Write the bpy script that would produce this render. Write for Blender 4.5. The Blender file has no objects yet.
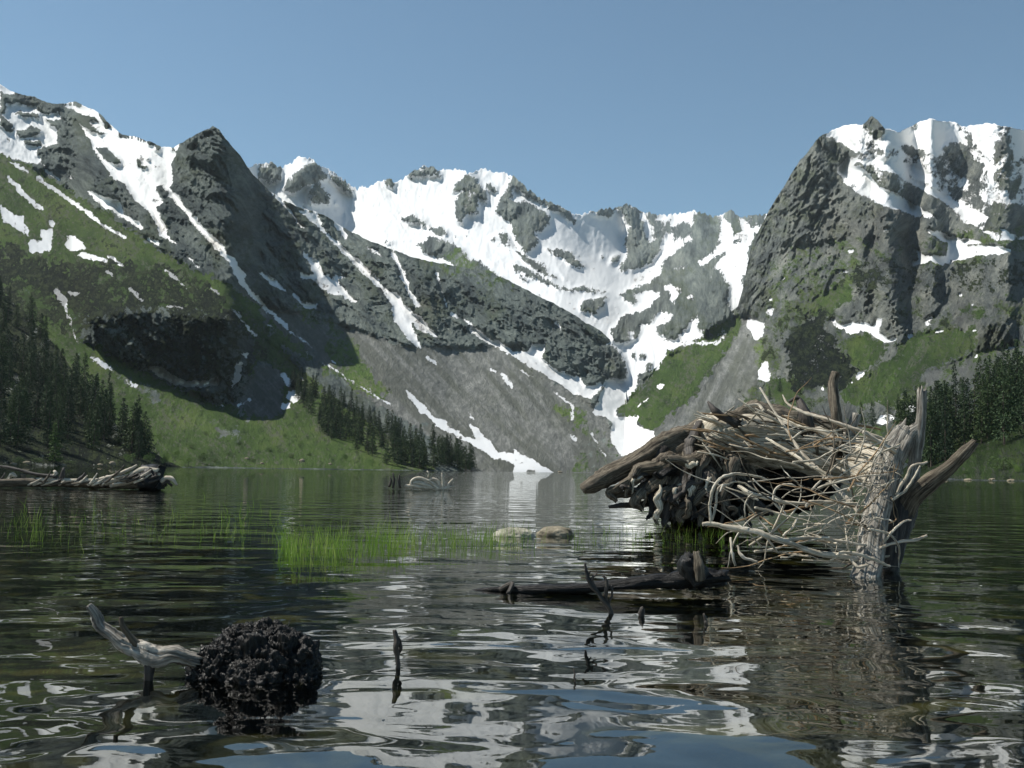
import bpy, math, random
import numpy as np
from mathutils import Vector, Matrix

# ------------------------------------------------------------------ camera, sky, sun, exposure
scene = bpy.context.scene
COL = scene.collection
FPX = 1005.0                      # focal length in pixels of a 1024 wide picture
PITCH = math.atan(87.0 / FPX)
ROLL = 0.0155
CAMH = 0.6
CAM = np.array([0.0, 0.0, CAMH])
_F = np.array([0, math.cos(PITCH), math.sin(PITCH)])
_R0 = np.array([1.0, 0, 0])
_U0 = np.array([0, -math.sin(PITCH), math.cos(PITCH)])
_R = math.cos(ROLL) * _R0 + math.sin(ROLL) * _U0
_U = -math.sin(ROLL) * _R0 + math.cos(ROLL) * _U0
cd = bpy.data.cameras.new("camera")
cam = bpy.data.objects.new("camera", cd)
COL.objects.link(cam)
cd.sensor_width = 36.0
cd.lens = FPX / 1024.0 * 36.0
cd.clip_start = 0.05
cd.clip_end = 30000.0
cam.matrix_world = Matrix(((_R[0], _U[0], -_F[0], CAM[0]),
                           (_R[1], _U[1], -_F[1], CAM[1]),
                           (_R[2], _U[2], -_F[2], CAM[2]),
                           (0, 0, 0, 1)))
scene.camera = cam

SUN_AZ = math.radians(-80.0)      # measured from the view direction, to the left
SUN_EL = math.radians(57.0)
world = bpy.data.worlds.new("World")
scene.world = world
world.use_nodes = True
wn = world.node_tree
bg = wn.nodes["Background"]
sky = wn.nodes.new("ShaderNodeTexSky")
sky.sky_type = 'NISHITA'
sky.sun_disc = False
sky.sun_elevation = SUN_EL
sky.sun_rotation = SUN_AZ
sky.altitude = 1800.0
sky.air_density = 1.0
sky.dust_density = 0.6
sky.ozone_density = 0.5
tint = wn.nodes.new("ShaderNodeMix"); tint.data_type = 'RGBA'; tint.blend_type = 'MULTIPLY'
tint.inputs[0].default_value = 1.0; tint.inputs[7].default_value = (.80, .97, .93, 1)
wn.links.new(sky.outputs[0], tint.inputs[6]); wn.links.new(tint.outputs[2], bg.inputs[0])
bg.inputs[1].default_value = 0.083

sd = bpy.data.lights.new("sun", 'SUN')
sd.energy = 4.4
sd.angle = math.radians(0.5)
sd.color = (1.0, 0.955, 0.88)
sun = bpy.data.objects.new("sun", sd)
COL.objects.link(sun)
sdir = Vector((math.sin(SUN_AZ) * math.cos(SUN_EL), math.cos(SUN_AZ) * math.cos(SUN_EL), math.sin(SUN_EL)))
sun.rotation_euler = sdir.to_track_quat('Z', 'Y').to_euler()

scene.view_settings.view_transform = 'Standard'
scene.view_settings.look = 'None'
scene.view_settings.exposure = 0.6
scene.view_settings.gamma = 1.0
scene.view_settings.use_curve_mapping = False
scene.render.resolution_x = 1024
scene.render.resolution_y = 768
try:
    scene.cycles.max_bounces = 8
    scene.cycles.transparent_max_bounces = 12
    scene.cycles.volume_bounces = 0
except Exception:
    pass

# ------------------------------------------------------------------ helpers
rng = np.random.default_rng(7)
random.seed(11)

def ray(x, y):
    x = np.asarray(x, float); y = np.asarray(y, float)
    d = _F + ((x - 512) / FPX)[..., None] * _R - ((y - 384) / FPX)[..., None] * _U
    return d / d[..., 1:2]

def at(x, y, depth):
    """world point(s) at forward distance depth seen in direction x, y"""
    return CAM + ray(x, y) * np.asarray(depth, float)[..., None]

def on_water(x, y, z=0.0):
    r = ray(x, y)
    k = (z - CAMH) / r[..., 2]
    return CAM + r * k[..., None]

def hy(x):
    return 471.0 + 0.0155 * (np.asarray(x, float) - 512)

def tag(o, label=None, cat=None, group=None, kind=None):
    if label: o["label"] = label
    if cat: o["category"] = cat
    if group: o["group"] = group
    if kind: o["kind"] = kind
    return o

def mesh_obj(name, verts, faces, mat, parent=None, smooth=True, uv=None):
    me = bpy.data.meshes.new(name)
    verts = np.asarray(verts, np.float32)
    if isinstance(faces, np.ndarray):
        n, k = faces.shape
        me.vertices.add(len(verts)); me.vertices.foreach_set("co", verts.ravel())
        me.loops.add(n * k); me.loops.foreach_set("vertex_index", faces.astype(np.int32).ravel())
        me.polygons.add(n)
        me.polygons.foreach_set("loop_start", np.arange(0, n * k, k, dtype=np.int32))
        me.polygons.foreach_set("loop_total", np.full(n, k, np.int32))
        me.update(calc_edges=True)
    else:
        me.from_pydata([tuple(map(float, v)) for v in verts], [], faces)
    if uv is not None:
        lay = me.uv_layers.new(name="grain")
        li = np.empty(len(me.loops), np.int32); me.loops.foreach_get("vertex_index", li)
        lay.data.foreach_set("uv", np.asarray(uv, np.float32)[li].ravel())
    me.polygons.foreach_set("use_smooth", np.full(len(me.polygons), smooth))
    me.materials.append(mat)
    me.update()
    o = bpy.data.objects.new(name, me)
    COL.objects.link(o)
    if parent: o.parent = parent
    return o

def empty(name, loc):
    o = bpy.data.objects.new(name, None)
    o.empty_display_size = 0.1
    o.location = loc
    COL.objects.link(o)
    return o

# vectorised gradient noise, result about -1..1
_perm = np.random.default_rng(3).permutation(256)
_perm = np.concatenate([_perm, _perm, _perm])
_grad = np.random.default_rng(5).normal(size=(256, 3)); _grad /= np.linalg.norm(_grad, axis=1)[:, None]
def pnoise(p):
    i = np.floor(p).astype(np.int64); f = p - i
    i &= 255
    w = f * f * f * (f * (f * 6 - 15) + 10)
    out = 0
    for dx in (0, 1):
        hx = _perm[i[..., 0] + dx]
        wx = w[..., 0] if dx else 1 - w[..., 0]
        for dy in (0, 1):
            hy_ = _perm[hx + i[..., 1] + dy]
            wy = w[..., 1] if dy else 1 - w[..., 1]
            for dz in (0, 1):
                h = _perm[hy_ + i[..., 2] + dz] & 255
                wz = w[..., 2] if dz else 1 - w[..., 2]
                g = _grad[h]
                d = g[..., 0] * (f[..., 0] - dx) + g[..., 1] * (f[..., 1] - dy) + g[..., 2] * (f[..., 2] - dz)
                out = out + wx * wy * wz * d
    return out * 1.6
def fbm(p, octv=5, gain=0.5, ridged=False):
    a, s, t = 1.0, 0.0, 0.0
    for k in range(octv):
        n = pnoise(p + 17.3 * k)
        if ridged: n = 1 - 2 * np.abs(n)
        s = s + a * n; t += a
        a *= gain; p = p * 2.03
    return s / t

# node helper
def new_mat(name):
    m = bpy.data.materials.new(name); m.use_nodes = True
    nt = m.node_tree
    for n in list(nt.nodes): nt.nodes.remove(n)
    out = nt.nodes.new("ShaderNodeOutputMaterial")
    return m, nt, out
def N(nt, t, **kw):
    n = nt.nodes.new(t)
    for k, v in kw.items():
        if k.startswith("i_"):
            n.inputs[int(k[2:])].default_value = v
        else: setattr(n, k, v)
    return n
def noise(nt, vec, scale, detail=4, rough=0.55, dist=0.0):
    n = N(nt, "ShaderNodeTexNoise")
    n.inputs["Scale"].default_value = scale; n.inputs["Detail"].default_value = detail
    n.inputs["Roughness"].default_value = rough; n.inputs["Distortion"].default_value = dist
    if vec is not None: nt.links.new(vec, n.inputs["Vector"])
    return n.outputs["Fac"]
def math_n(nt, op, a, b=None, c=None, clamp=False):
    n = N(nt, "ShaderNodeMath", operation=op); n.use_clamp = clamp
    for i, v in enumerate((a, b, c)):
        if v is None: continue
        if isinstance(v, (int, float)): n.inputs[i].default_value = v
        else: nt.links.new(v, n.inputs[i])
    return n.outputs[0]
def ramp(nt, fac, stops):
    n = N(nt, "ShaderNodeValToRGB")
    el = n.color_ramp.elements
    while len(el) < len(stops): el.new(0.5)
    for e, (p, c) in zip(el, stops):
        e.position = p; e.color = (c[0], c[1], c[2], 1) if len(c) == 3 else c
    nt.links.new(fac, n.inputs[0])
    return n.outputs[0]
def mixc(nt, fac, a, b, mode='MIX'):
    n = N(nt, "ShaderNodeMix", data_type='RGBA', blend_type=mode)
    if isinstance(fac, (int, float)): n.inputs[0].default_value = fac
    else: nt.links.new(fac, n.inputs[0])
    for i, v in ((6, a), (7, b)):
        if isinstance(v, tuple): n.inputs[i].default_value = (v[0], v[1], v[2], 1)
        else: nt.links.new(v, n.inputs[i])
    return n.outputs[2]
def sstep(nt, v, lo, hi):
    n = N(nt, "ShaderNodeMapRange", interpolation_type='SMOOTHSTEP')
    nt.links.new(v, n.inputs[0]); n.inputs[1].default_value = lo; n.inputs[2].default_value = hi
    return n.outputs[0]
def mapping(nt, vec, sc):
    n = N(nt, "ShaderNodeMapping"); n.inputs["Scale"].default_value = sc
    nt.links.new(vec, n.inputs[0]); return n.outputs[0]
def bsdf(nt, out, col, rough=0.85, bump=None, bstr=0.5, bdist=1.0, spec=0.3):
    b = N(nt, "ShaderNodeBsdfPrincipled")
    if isinstance(col, tuple): b.inputs["Base Color"].default_value = (*col, 1)
    else: nt.links.new(col, b.inputs["Base Color"])
    if isinstance(rough, (int, float)): b.inputs["Roughness"].default_value = rough
    else: nt.links.new(rough, b.inputs["Roughness"])
    b.inputs["Specular IOR Level"].default_value = spec
    if bump is not None:
        bn = N(nt, "ShaderNodeBump"); bn.inputs["Strength"].default_value = bstr; bn.inputs["Distance"].default_value = bdist
        nt.links.new(bump, bn.inputs["Height"]); nt.links.new(bn.outputs[0], b.inputs["Normal"])
    nt.links.new(b.outputs[0], out.inputs[0])
    return b
# ------------------------------------------------------------------ ground cover map of the mountainsides
# coverage of snow, grass, scree and scrub, traced as outlines, carried by the terrain vertices
MW, MH, MX0 = 1184, 500, -80      # covers x -80..1104, y 0..500
class Map:
    def __init__(s, v=0.0): s.a = np.full((MH * 2, MW * 2), v, np.float32)
    def poly(s, pts, v=1.0):
        p = np.array(pts, float); px = (p[:, 0] - MX0) * 2; py = p[:, 1] * 2
        x0, x1 = int(max(0, px.min() - 1)), int(min(MW * 2 - 1, px.max() + 2))
        y0, y1 = int(max(0, py.min() - 1)), int(min(MH * 2 - 1, py.max() + 2))
        if x1 <= x0 or y1 <= y0: return
        X, Y = np.meshgrid(np.arange(x0, x1) + .5, np.arange(y0, y1) + .5)
        ins = np.zeros(X.shape, bool)
        for i in range(len(px)):
            j = i - 1
            c = ((py[i] > Y) != (py[j] > Y))
            if py[i] == py[j]: continue
            xi = (px[j] - px[i]) * (Y - py[i]) / (py[j] - py[i]) + px[i]
            ins ^= c & (X < xi)
        sub = s.a[y0:y1, x0:x1]; sub[ins] = v
    def line(s, pts, w, v=1.0):
        p = np.array(pts, float)
        for a, b in zip(p[:-1], p[1:]):
            d = b - a; L = np.hypot(*d) + 1e-6; n = np.array([-d[1], d[0]]) / L * w / 2
            e = d / L * w * .3
            s.poly([a - e + n, b + e + n, b + e - n, a - e - n], v)
    def blur(s, r):
        if r <= 0: return s
        k = np.exp(-0.5 * (np.arange(-3 * r, 3 * r + 1) / r) ** 2); k /= k.sum()
        n = len(k) // 2
        A = np.pad(s.a, ((n, n), (0, 0)), mode='edge')
        A = sum(k[i] * A[i:i + s.a.shape[0]] for i in range(len(k)))
        A = np.pad(A, ((0, 0), (n, n)), mode='edge')
        s.a = sum(k[i] * A[:, i:i + s.a.shape[1]] for i in range(len(k))).astype(np.float32)
        return s
    def get(s, x, y):
        fx = np.clip((x - MX0) * 2 - .5, 0, MW * 2 - 1.001); fy = np.clip(y * 2 - .5, 0, MH * 2 - 1.001)
        i = fx.astype(int); j = fy.astype(int); u = fx - i; w = fy - j
        a = s.a
        return ((a[j, i] * (1 - u) + a[j, i + 1] * u) * (1 - w) + (a[j + 1, i] * (1 - u) + a[j + 1, i + 1] * u) * w)
def tile(ox, oy):
    return lambda pts: [(ox + x / 4, oy + y / 4) for x, y in pts]
A1, A2, A3, A4, A5, A6, A7, A8 = (tile(*t) for t in ((0, 80), (256, 130), (512, 150), (768, 100), (0, 270), (256, 290), (512, 290), (768, 270)))
snow, grass, scree, scrub, steep = Map(), Map(), Map(), Map(), Map()

# ---- left massif
grass.poly([(-80, 120), (0, 150), (45, 172), (75, 192), (130, 227), (165, 252), (205, 274), (240, 300), (270, 330), (290, 360), (330, 395), (480, 500), (-80, 500)], 1)
scrub.poly([(-80, 235), (0, 240), (60, 262), (110, 262), (160, 262), (205, 280), (250, 325), (272, 355), (262, 368), (250, 335), (200, 312), (100, 312), (85, 345), (60, 330), (-80, 300)], .75)
scrub.poly([(-80, 120), (0, 152), (60, 185), (120, 222), (160, 255), (110, 262), (60, 262), (0, 240), (-80, 235)], .22)
scree.poly([(240, 285), (255, 300), (310, 318), (360, 330), (400, 345), (470, 348), (520, 345), (560, 385), (600, 410), (640, 480), (480, 480), (400, 418), (330, 372), (280, 335), (240, 305)], 1)
grass.poly([(320, 345), (350, 340), (372, 372), (392, 402), (360, 392), (335, 372)], .8)
grass.poly([(290, 300), (330, 310), (362, 345), (350, 352), (310, 330)], .55)
grass.poly([(205, 272), (240, 290), (300, 345), (350, 385), (335, 380), (290, 350), (250, 320)], .8)
grass.poly([(545, 400), (580, 410), (612, 440), (626, 478), (560, 478), (590, 440)], .6)
grass.poly(A2([(700, 500), (800, 470), (870, 510), (960, 560), (1024, 600), (1024, 660), (860, 600), (740, 560), (640, 515)]), .55)
scree.poly([(240, 390), (262, 360), (283, 372), (283, 415), (250, 418), (235, 405)], 1)
grass.poly([(240, 390), (262, 360), (283, 372), (283, 415), (250, 418), (235, 405)], 0)
cl = A5([(330, 180), (420, 165), (560, 150), (700, 165), (900, 180), (1000, 250), (1020, 330), (1000, 400), (970, 490), (940, 540), (860, 530), (760, 490), (640, 430), (560, 390), (450, 340), (330, 280)])
grass.poly(cl, 0); scrub.poly(cl, .6); scree.poly(cl, 0); steep.poly(cl, 1)  # real scrub, thickened so its dark colour paints the cliff's shade
scree.line(A5([(450, 380), (560, 470), (700, 560), (930, 660)]), 11, .7)
grass.line(A5([(450, 380), (560, 470), (700, 560), (930, 660)]), 11, .6)
scree.poly(A6([(0, 640), (160, 620), (330, 690), (300, 720), (0, 715)]), .3)
steep.poly([(172, 150), (205, 128), (222, 132), (260, 180), (300, 215), (330, 260), (345, 300), (300, 300), (240, 270), (205, 235), (180, 205)], .3)
steep.poly([(340, 250), (400, 262), (450, 280), (540, 305), (580, 322), (612, 345), (625, 375), (600, 386), (560, 375), (520, 345), (440, 330), (380, 300)], .45)
S = snow.poly
S(A1([(0, 10), (60, 35), (70, 55), (0, 50)]))
S([(-80, 60), (0, 83), (0, 155), (-80, 120)], .8)
S(A1([(20, 90), (90, 90), (140, 110), (230, 120), (255, 160), (170, 150), (230, 200), (230, 255), (170, 270), (140, 290), (190, 350), (100, 325), (0, 290), (0, 190), (50, 180), (0, 140), (20, 130)]), .85)
for p in ([(60, 130), (150, 130), (170, 150), (80, 145)], [(140, 115), (210, 110), (230, 130), (180, 140)], [(60, 210), (130, 190), (170, 200), (160, 220), (80, 235)], [(90, 240), (160, 240), (170, 265), (100, 260)], [(10, 170), (50, 180), (60, 200), (15, 195)]): S(A1(p), .1)
S(A1([(245, 95), (330, 105), (390, 130), (410, 165), (440, 190), (490, 220), (420, 210), (390, 200), (350, 160), (370, 160), (400, 180), (385, 150), (320, 135), (260, 105)]))
S(A1([(300, 150), (350, 200), (400, 215), (440, 215), (520, 230), (600, 255), (640, 272), (690, 260), (680, 285), (705, 290), (690, 330), (690, 400), (680, 430), (720, 470), (750, 530), (730, 520), (690, 480), (640, 420), (620, 430), (650, 480), (630, 510), (640, 550), (670, 600), (665, 640), (635, 620), (630, 580), (600, 530), (540, 480), (500, 430), (440, 380), (400, 320), (360, 240)]))
for p in ([(385, 265), (420, 270), (480, 320), (475, 340), (430, 325)], [(540, 310), (560, 310), (565, 340), (595, 350), (590, 360), (550, 345)], [(575, 310), (602, 315), (590, 324)], [(530, 215), (600, 225), (650, 270), (640, 280), (600, 258)]): S(A1(p), 0)
for p in ([(795, 225), (850, 215), (830, 230)], [(745, 270), (780, 245), (790, 260), (760, 280)], [(690, 275), (745, 255), (700, 285)], [(340, 440), (400, 460), (450, 470), (480, 480), (500, 530), (560, 570), (570, 600), (490, 550), (420, 510), (360, 460)], [(730, 695), (770, 710), (815, 760), (790, 750)], [(30, 315), (70, 330), (120, 370), (125, 380), (60, 345)], [(20, 380), (50, 395), (90, 440), (180, 520), (170, 530), (110, 480), (80, 460)],
          [(0, 485), (30, 520), (90, 540), (125, 640), (100, 650), (130, 690), (205, 680), (210, 600), (190, 560), (220, 570), (195, 600), (160, 600), (165, 640), (125, 640), (80, 600), (0, 560)], [(250, 650), (280, 615), (330, 650), (345, 680), (280, 680)], [(300, 700), (330, 685), (430, 715), (425, 730), (340, 715)]): S(A1(p))
S(A1([(220, 340), (300, 380), (310, 420), (240, 380)]), .5)
snow.line(A1([(745, 525), (800, 590), (860, 650), (940, 740), (970, 780)]), 6)
snow.line(A1([(670, 630), (710, 655)]), 2.5); snow.line(A1([(585, 630), (640, 655)]), 2)
snow.line(A1([(150, 390), (250, 460), (320, 510)]), 4); snow.line(A1([(320, 510), (400, 570), (505, 630)]), 2.5)
snow.line(A1([(430, 705), (490, 740)]), 2.4); snow.line(A1([(180, 355), (240, 400)]), 3)
# L, second tile
S(A2([(160, 310), (250, 340), (275, 400), (330, 450), (400, 510), (465, 570), (530, 640), (590, 700), (640, 740), (680, 768), (550, 768), (540, 700), (485, 625), (435, 575), (365, 505), (300, 440), (250, 390)]))
S(A2([(320, 370), (370, 420), (360, 440), (310, 385)])); snow.line(A2([(60, 250), (130, 320), (185, 390)]), 3)
S(A2([(435, 465), (490, 480), (520, 515), (480, 500)]), .8); snow.line(A2([(545, 490), (580, 560), (610, 640), (645, 700)]), 4.5)
S(A2([(170, 470), (250, 530), (270, 580), (330, 600), (370, 650), (405, 690), (340, 660), (290, 650), (230, 600), (170, 590), (180, 570), (240, 580), (210, 530)]), .95)
S(A2([(270, 570), (360, 580), (350, 600), (290, 600)]), .7); S(A2([(150, 640), (180, 690), (250, 690), (250, 725), (190, 710), (145, 670)]), .8)
S(A2([(0, 565), (70, 590), (130, 650), (90, 640)]), .75); snow.line(A2([(720, 570), (740, 630), (760, 710)]), 3, .75)
# L, sixth tile
for p in ([(505, 0), (560, 10), (590, 40), (600, 80), (660, 110), (745, 205), (640, 150), (615, 120), (640, 180), (665, 230), (640, 225), (590, 170), (560, 120), (545, 60)], [(600, 0), (630, 20), (650, 65), (620, 40)], [(850, 135), (920, 180), (1024, 235), (1024, 262), (930, 215), (855, 165)],
          [(590, 390), (640, 430), (720, 510), (780, 550), (880, 600), (850, 530), (880, 550), (960, 640), (1024, 655), (1024, 695), (950, 670), (830, 600), (720, 540), (650, 480)], [(0, 15), (130, 148), (125, 162), (0, 42)], [(95, 330), (120, 330), (145, 375), (115, 385)], [(165, 345), (195, 350), (180, 365)], [(130, 400), (180, 400), (175, 440), (150, 450), (125, 430)], [(100, 455), (140, 450), (130, 475), (100, 480)], [(300, 0), (350, 0), (410, 45), (390, 50), (340, 20)]): S(A6(p))
for p, w, v in (([(135, 165), (250, 245)], 2.4, 1), ([(200, 250), (330, 330), (460, 410), (540, 460)], 2.6, .8), ([(100, 180), (200, 250)], 2, .6), ([(680, 262), (720, 295)], 3, .9), ([(980, 335), (1024, 385)], 3.5, 1), ([(300, 280), (350, 320)], 2, .8), ([(730, 515), (760, 530)], 3, .9), ([(840, 480), (880, 520)], 2.4, .7), ([(935, 315), (960, 325)], 3, .9), ([(780, 95), (860, 140)], 4, .7), ([(0, 185), (80, 240)], 2.4, .65), ([(35, 130), (70, 155)], 2.2, .8)): snow.line(A6(p), w, v)
# L, fifth tile
for p in ([(585, 385), (640, 385), (700, 425), (760, 445), (870, 430), (870, 460), (780, 470), (700, 455), (620, 415)], [(948, 365), (968, 370), (960, 430), (920, 480), (935, 420)], [(955, 325), (1000, 330), (985, 355)], [(210, 75), (240, 80), (265, 120), (270, 180), (250, 150)], [(265, 80), (315, 90), (310, 105), (280, 100)], [(925, -5), (960, 20), (1024, 100), (1024, 125), (950, 40)]): S(A5(p))
for p, w, v in (([(270, 180), (290, 240), (310, 300)], 3, .75), ([(365, 345), (440, 395), (545, 465)], 4.2, .58), ([(515, 70), (565, 125)], 2.4, .85), ([(655, 0), (700, 30), (775, 100)], 2.4, .9), ([(840, 65), (900, 120), (950, 180)], 2.2, .65), ([(950, 175), (1020, 260)], 4, .9), ([(645, 140), (730, 150)], 3.4, .6), ([(860, 540), (900, 545)], 2.4, .8), ([(950, 540), (1000, 520)], 4, .8), ([(425, 5), (450, 20)], 3, .8)): snow.line(A5(p), w, v)
# L, seventh tile
S(A7([(0, 245), (60, 250), (80, 210), (130, 210), (120, 270), (180, 320), (270, 345), (290, 390), (390, 350), (350, 400), (310, 435), (240, 410), (150, 350), (60, 300), (0, 265)]))
S(A7([(0, 630), (30, 650), (180, 735), (120, 740), (70, 715), (40, 740), (0, 735)]))
for p, w, v in (([(165, 405), (200, 430), (240, 462), (238, 520)], 2.6, .8), ([(320, 570), (340, 620), (378, 668)], 2.2, .75), ([(30, 320), (90, 355)], 2, .8), ([(232, 580), (252, 600)], 3.5, .9), ([(175, 130), (190, 150)], 4, .8)): snow.line(A7(p), w, v)

# ---- the cirque at the head of the valley
Bmap = Map(); B = Bmap.poly
B([(200, 100), (800, 100), (800, 250), (765, 300), (740, 345), (600, 360), (200, 300)], 1)
for p in ([(0, 150), (60, 125), (110, 150), (95, 200), (40, 210), (10, 190)], [(130, 190), (190, 140), (240, 125), (290, 190), (250, 210), (200, 230), (150, 255), (105, 240)], [(205, 240), (260, 210), (300, 270), (290, 300), (215, 290)], [(290, 160), (350, 200), (400, 260), (360, 245), (310, 210)],
          [(505, 200), (550, 190), (550, 230), (520, 225)], [(600, 185), (650, 135), (710, 130), (745, 195), (700, 180), (640, 190)], [(745, 155), (770, 150), (775, 165), (750, 168)], [(770, 260), (830, 180), (860, 175), (900, 220), (930, 285), (890, 275), (850, 235), (800, 250)], [(800, 280), (840, 235), (880, 270), (890, 330), (850, 340), (810, 375), (795, 330)],
          [(575, 355), (620, 335), (690, 370), (670, 385), (620, 370)], [(640, 460), (700, 430), (760, 440), (820, 470), (870, 520), (1000, 600), (1024, 700), (760, 520), (700, 500), (660, 490)], [(680, 380), (740, 385), (780, 430), (720, 420)], [(505, 435), (550, 445), (550, 460), (510, 450)],
          [(985, 260), (1024, 170), (1024, 370), (985, 350), (955, 325)], [(305, 295), (335, 285), (325, 305)]): B(A2(p), .22)
for p in ([(915, 220), (960, 220), (960, 250), (925, 245)], [(930, 430), (1010, 400), (1024, 480), (960, 460)], [(780, 420), (810, 425), (830, 450)]): B(A2(p), .4)
B(A2([(650, 515), (750, 508), (790, 565), (825, 590), (740, 570), (690, 545)]), 1)
for p in ([(0, 90), (60, 140), (130, 200), (210, 230), (265, 290), (240, 290), (200, 250), (150, 240), (70, 190), (0, 150)], [(0, 200), (60, 210), (150, 250), (150, 300), (90, 330), (110, 370), (60, 420), (0, 330)], [(120, 395), (200, 400), (240, 410), (270, 440), (300, 475), (230, 465), (200, 430)],
          [(300, 250), (340, 230), (400, 225), (410, 265), (330, 265)], [(420, 240), (450, 205), (490, 240), (530, 300), (550, 370), (610, 330), (600, 390), (560, 450), (480, 480), (430, 485), (460, 420), (450, 360), (470, 300)], [(390, 430), (430, 410), (430, 450), (395, 465)], [(355, 420), (372, 420), (370, 438), (357, 438)],
          [(725, 245), (760, 255), (830, 265), (880, 240), (930, 320), (850, 370), (760, 440), (650, 480), (590, 500), (600, 460), (650, 410), (720, 350)],
          [(0, 450), (60, 470), (130, 510), (210, 555), (170, 550), (60, 505), (0, 480)], [(0, 390), (50, 420), (130, 470), (200, 540), (150, 510), (70, 460)], [(190, 490), (240, 530), (225, 530)], [(30, 500), (75, 525), (60, 532), (28, 515)], [(130, 562), (230, 550), (330, 555), (390, 568), (420, 575), (330, 572), (240, 572)],
          [(420, 575), (520, 540), (600, 500), (650, 470), (800, 440), (930, 330), (1000, 330), (1024, 768), (400, 768), (400, 720), (410, 680), (470, 650), (520, 620), (600, 570), (540, 560), (450, 590)],
          [(450, 580), (500, 580), (500, 620), (450, 640)], [(280, 600), (380, 580), (370, 630), (330, 660), (270, 640)]): B(A3(p), .2)
for p in ([(545, 290), (640, 270), (640, 340), (580, 350), (550, 350)], [(640, 310), (720, 260), (720, 340), (650, 380)], [(900, 270), (1020, 250), (1000, 300), (940, 320)], [(520, 240), (600, 260), (540, 300)]): B(A3(p), .5)
for p in ([(835, 270), (870, 280), (885, 340), (840, 370)], [(600, 560), (640, 530), (665, 580), (640, 620), (630, 570)], [(810, 470), (870, 390), (970, 330), (945, 400), (940, 480), (920, 520), (945, 590), (940, 640), (885, 665), (860, 600), (870, 540), (830, 480)]): B(A3(p), 1)
Bmap.line(A3([(755, 460), (832, 412)]), 2.4, .9); Bmap.line(A3([(640, 475), (700, 460)]), 2.4, .8)
Bmap.line([(545, 198), (566, 209), (592, 212), (620, 206), (645, 212), (690, 211), (731, 211), (765, 215)], 5, .42)
B([(480, 345), (768, 345), (768, 480), (480, 480)], 0)
tongue = [(590, 85), (660, 100), (600, 130), (560, 150), (600, 190), (650, 200), (700, 150), (740, 90), (740, 150), (765, 180), (700, 210), (620, 250), (580, 320), (540, 330), (510, 340), (500, 400), (420, 480), (420, 510), (510, 500), (500, 545), (575, 565), (570, 640), (470, 670), (440, 660), (390, 590), (400, 530), (320, 490), (360, 400), (390, 350), (450, 360), (460, 320), (440, 270), (390, 200), (430, 210), (500, 200), (520, 130), (550, 140)]
for p in ([(60, 0), (150, 0), (350, 10), (290, 45), (230, 60), (100, 20)], [(250, 80), (360, 100), (380, 50), (420, 20), (480, 60), (560, 20), (600, 10), (540, 70), (440, 110), (400, 160), (330, 130)], tongue): B(A7(p), 1)
for p in ([(480, 250), (500, 255), (495, 275), (478, 265)], [(515, 250), (535, 255), (528, 278), (514, 270)], [(540, 290), (560, 300), (545, 330), (535, 320)]): B(A7(p), .1)
S(A7(tongue))
for p in ([(430, 760), (440, 660), (520, 660), (560, 760)],): B(A7(p), 0)

# ---- right massif
R = snow.poly
R(A4([(220, 140), (340, 90), (400, 110), (460, 110), (540, 125), (650, 75), (760, 90), (800, 110), (880, 90), (960, 110), (1360, 120), (1360, 560), (900, 560), (820, 500), (700, 480), (600, 470), (480, 430), (340, 370), (270, 285), (300, 240), (340, 190)]), .6)
for p in ([(225, 140), (330, 95), (370, 130), (320, 150), (360, 210), (260, 155)], [(460, 110), (540, 125), (650, 70), (740, 85), (800, 180), (720, 160), (680, 220), (600, 190), (540, 180), (450, 170)], [(275, 285), (310, 230), (360, 240), (400, 290), (500, 350), (600, 430), (690, 475), (560, 450), (480, 430), (350, 365), (360, 340)],
          [(540, 300), (650, 350), (760, 410), (850, 450), (900, 480), (820, 490), (740, 430), (620, 360)], [(960, 105), (1100, 110), (1024, 240)], [(800, 105), (880, 90), (900, 240), (830, 180)], [(520, 250), (600, 260), (680, 320), (600, 310)], [(400, 220), (500, 240), (540, 290), (460, 280)]): R(A4(p), .98)
for p in ([(400, 60), (440, 75), (470, 130), (440, 160), (380, 110)], [(350, 250), (430, 265), (520, 300), (610, 370), (700, 440), (830, 560), (700, 480), (560, 400), (440, 340), (400, 290), (340, 260)], [(620, 370), (700, 400), (800, 500), (820, 550), (720, 500)], [(900, 400), (1100, 440), (1100, 560), (870, 520)], [(530, 190), (580, 180), (620, 210), (570, 225)], [(700, 180), (790, 190), (860, 260), (840, 330), (740, 290)], [(900, 180), (960, 170), (1010, 270), (1000, 380), (900, 320)]): R(A4(p), .3)
for p in ([(620, 515), (700, 530), (760, 550), (830, 560), (880, 580), (970, 590), (970, 610), (840, 620), (760, 640), (700, 660), (640, 645), (580, 665), (570, 650), (600, 640), (590, 600), (640, 620), (710, 620), (720, 580)], [(925, 510), (960, 520), (985, 555), (945, 550)], [(320, 600), (340, 595), (345, 608), (322, 612)], [(276, 685), (295, 683), (290, 697), (278, 697)], [(304, 685), (320, 684), (318, 694), (305, 694)], [(455, 515), (475, 515), (470, 528)], [(100, 612), (112, 615), (108, 626)]): R(A4(p), 1)
R(A4([(780, 575), (880, 572), (900, 582), (800, 590)]), .2)
R(A8([(240, 190), (270, 188), (290, 220), (380, 205), (420, 225), (428, 190), (458, 200), (440, 250), (480, 275), (512, 265), (510, 275), (470, 286), (420, 262), (370, 240), (330, 255), (280, 235)]), 1)
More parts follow.
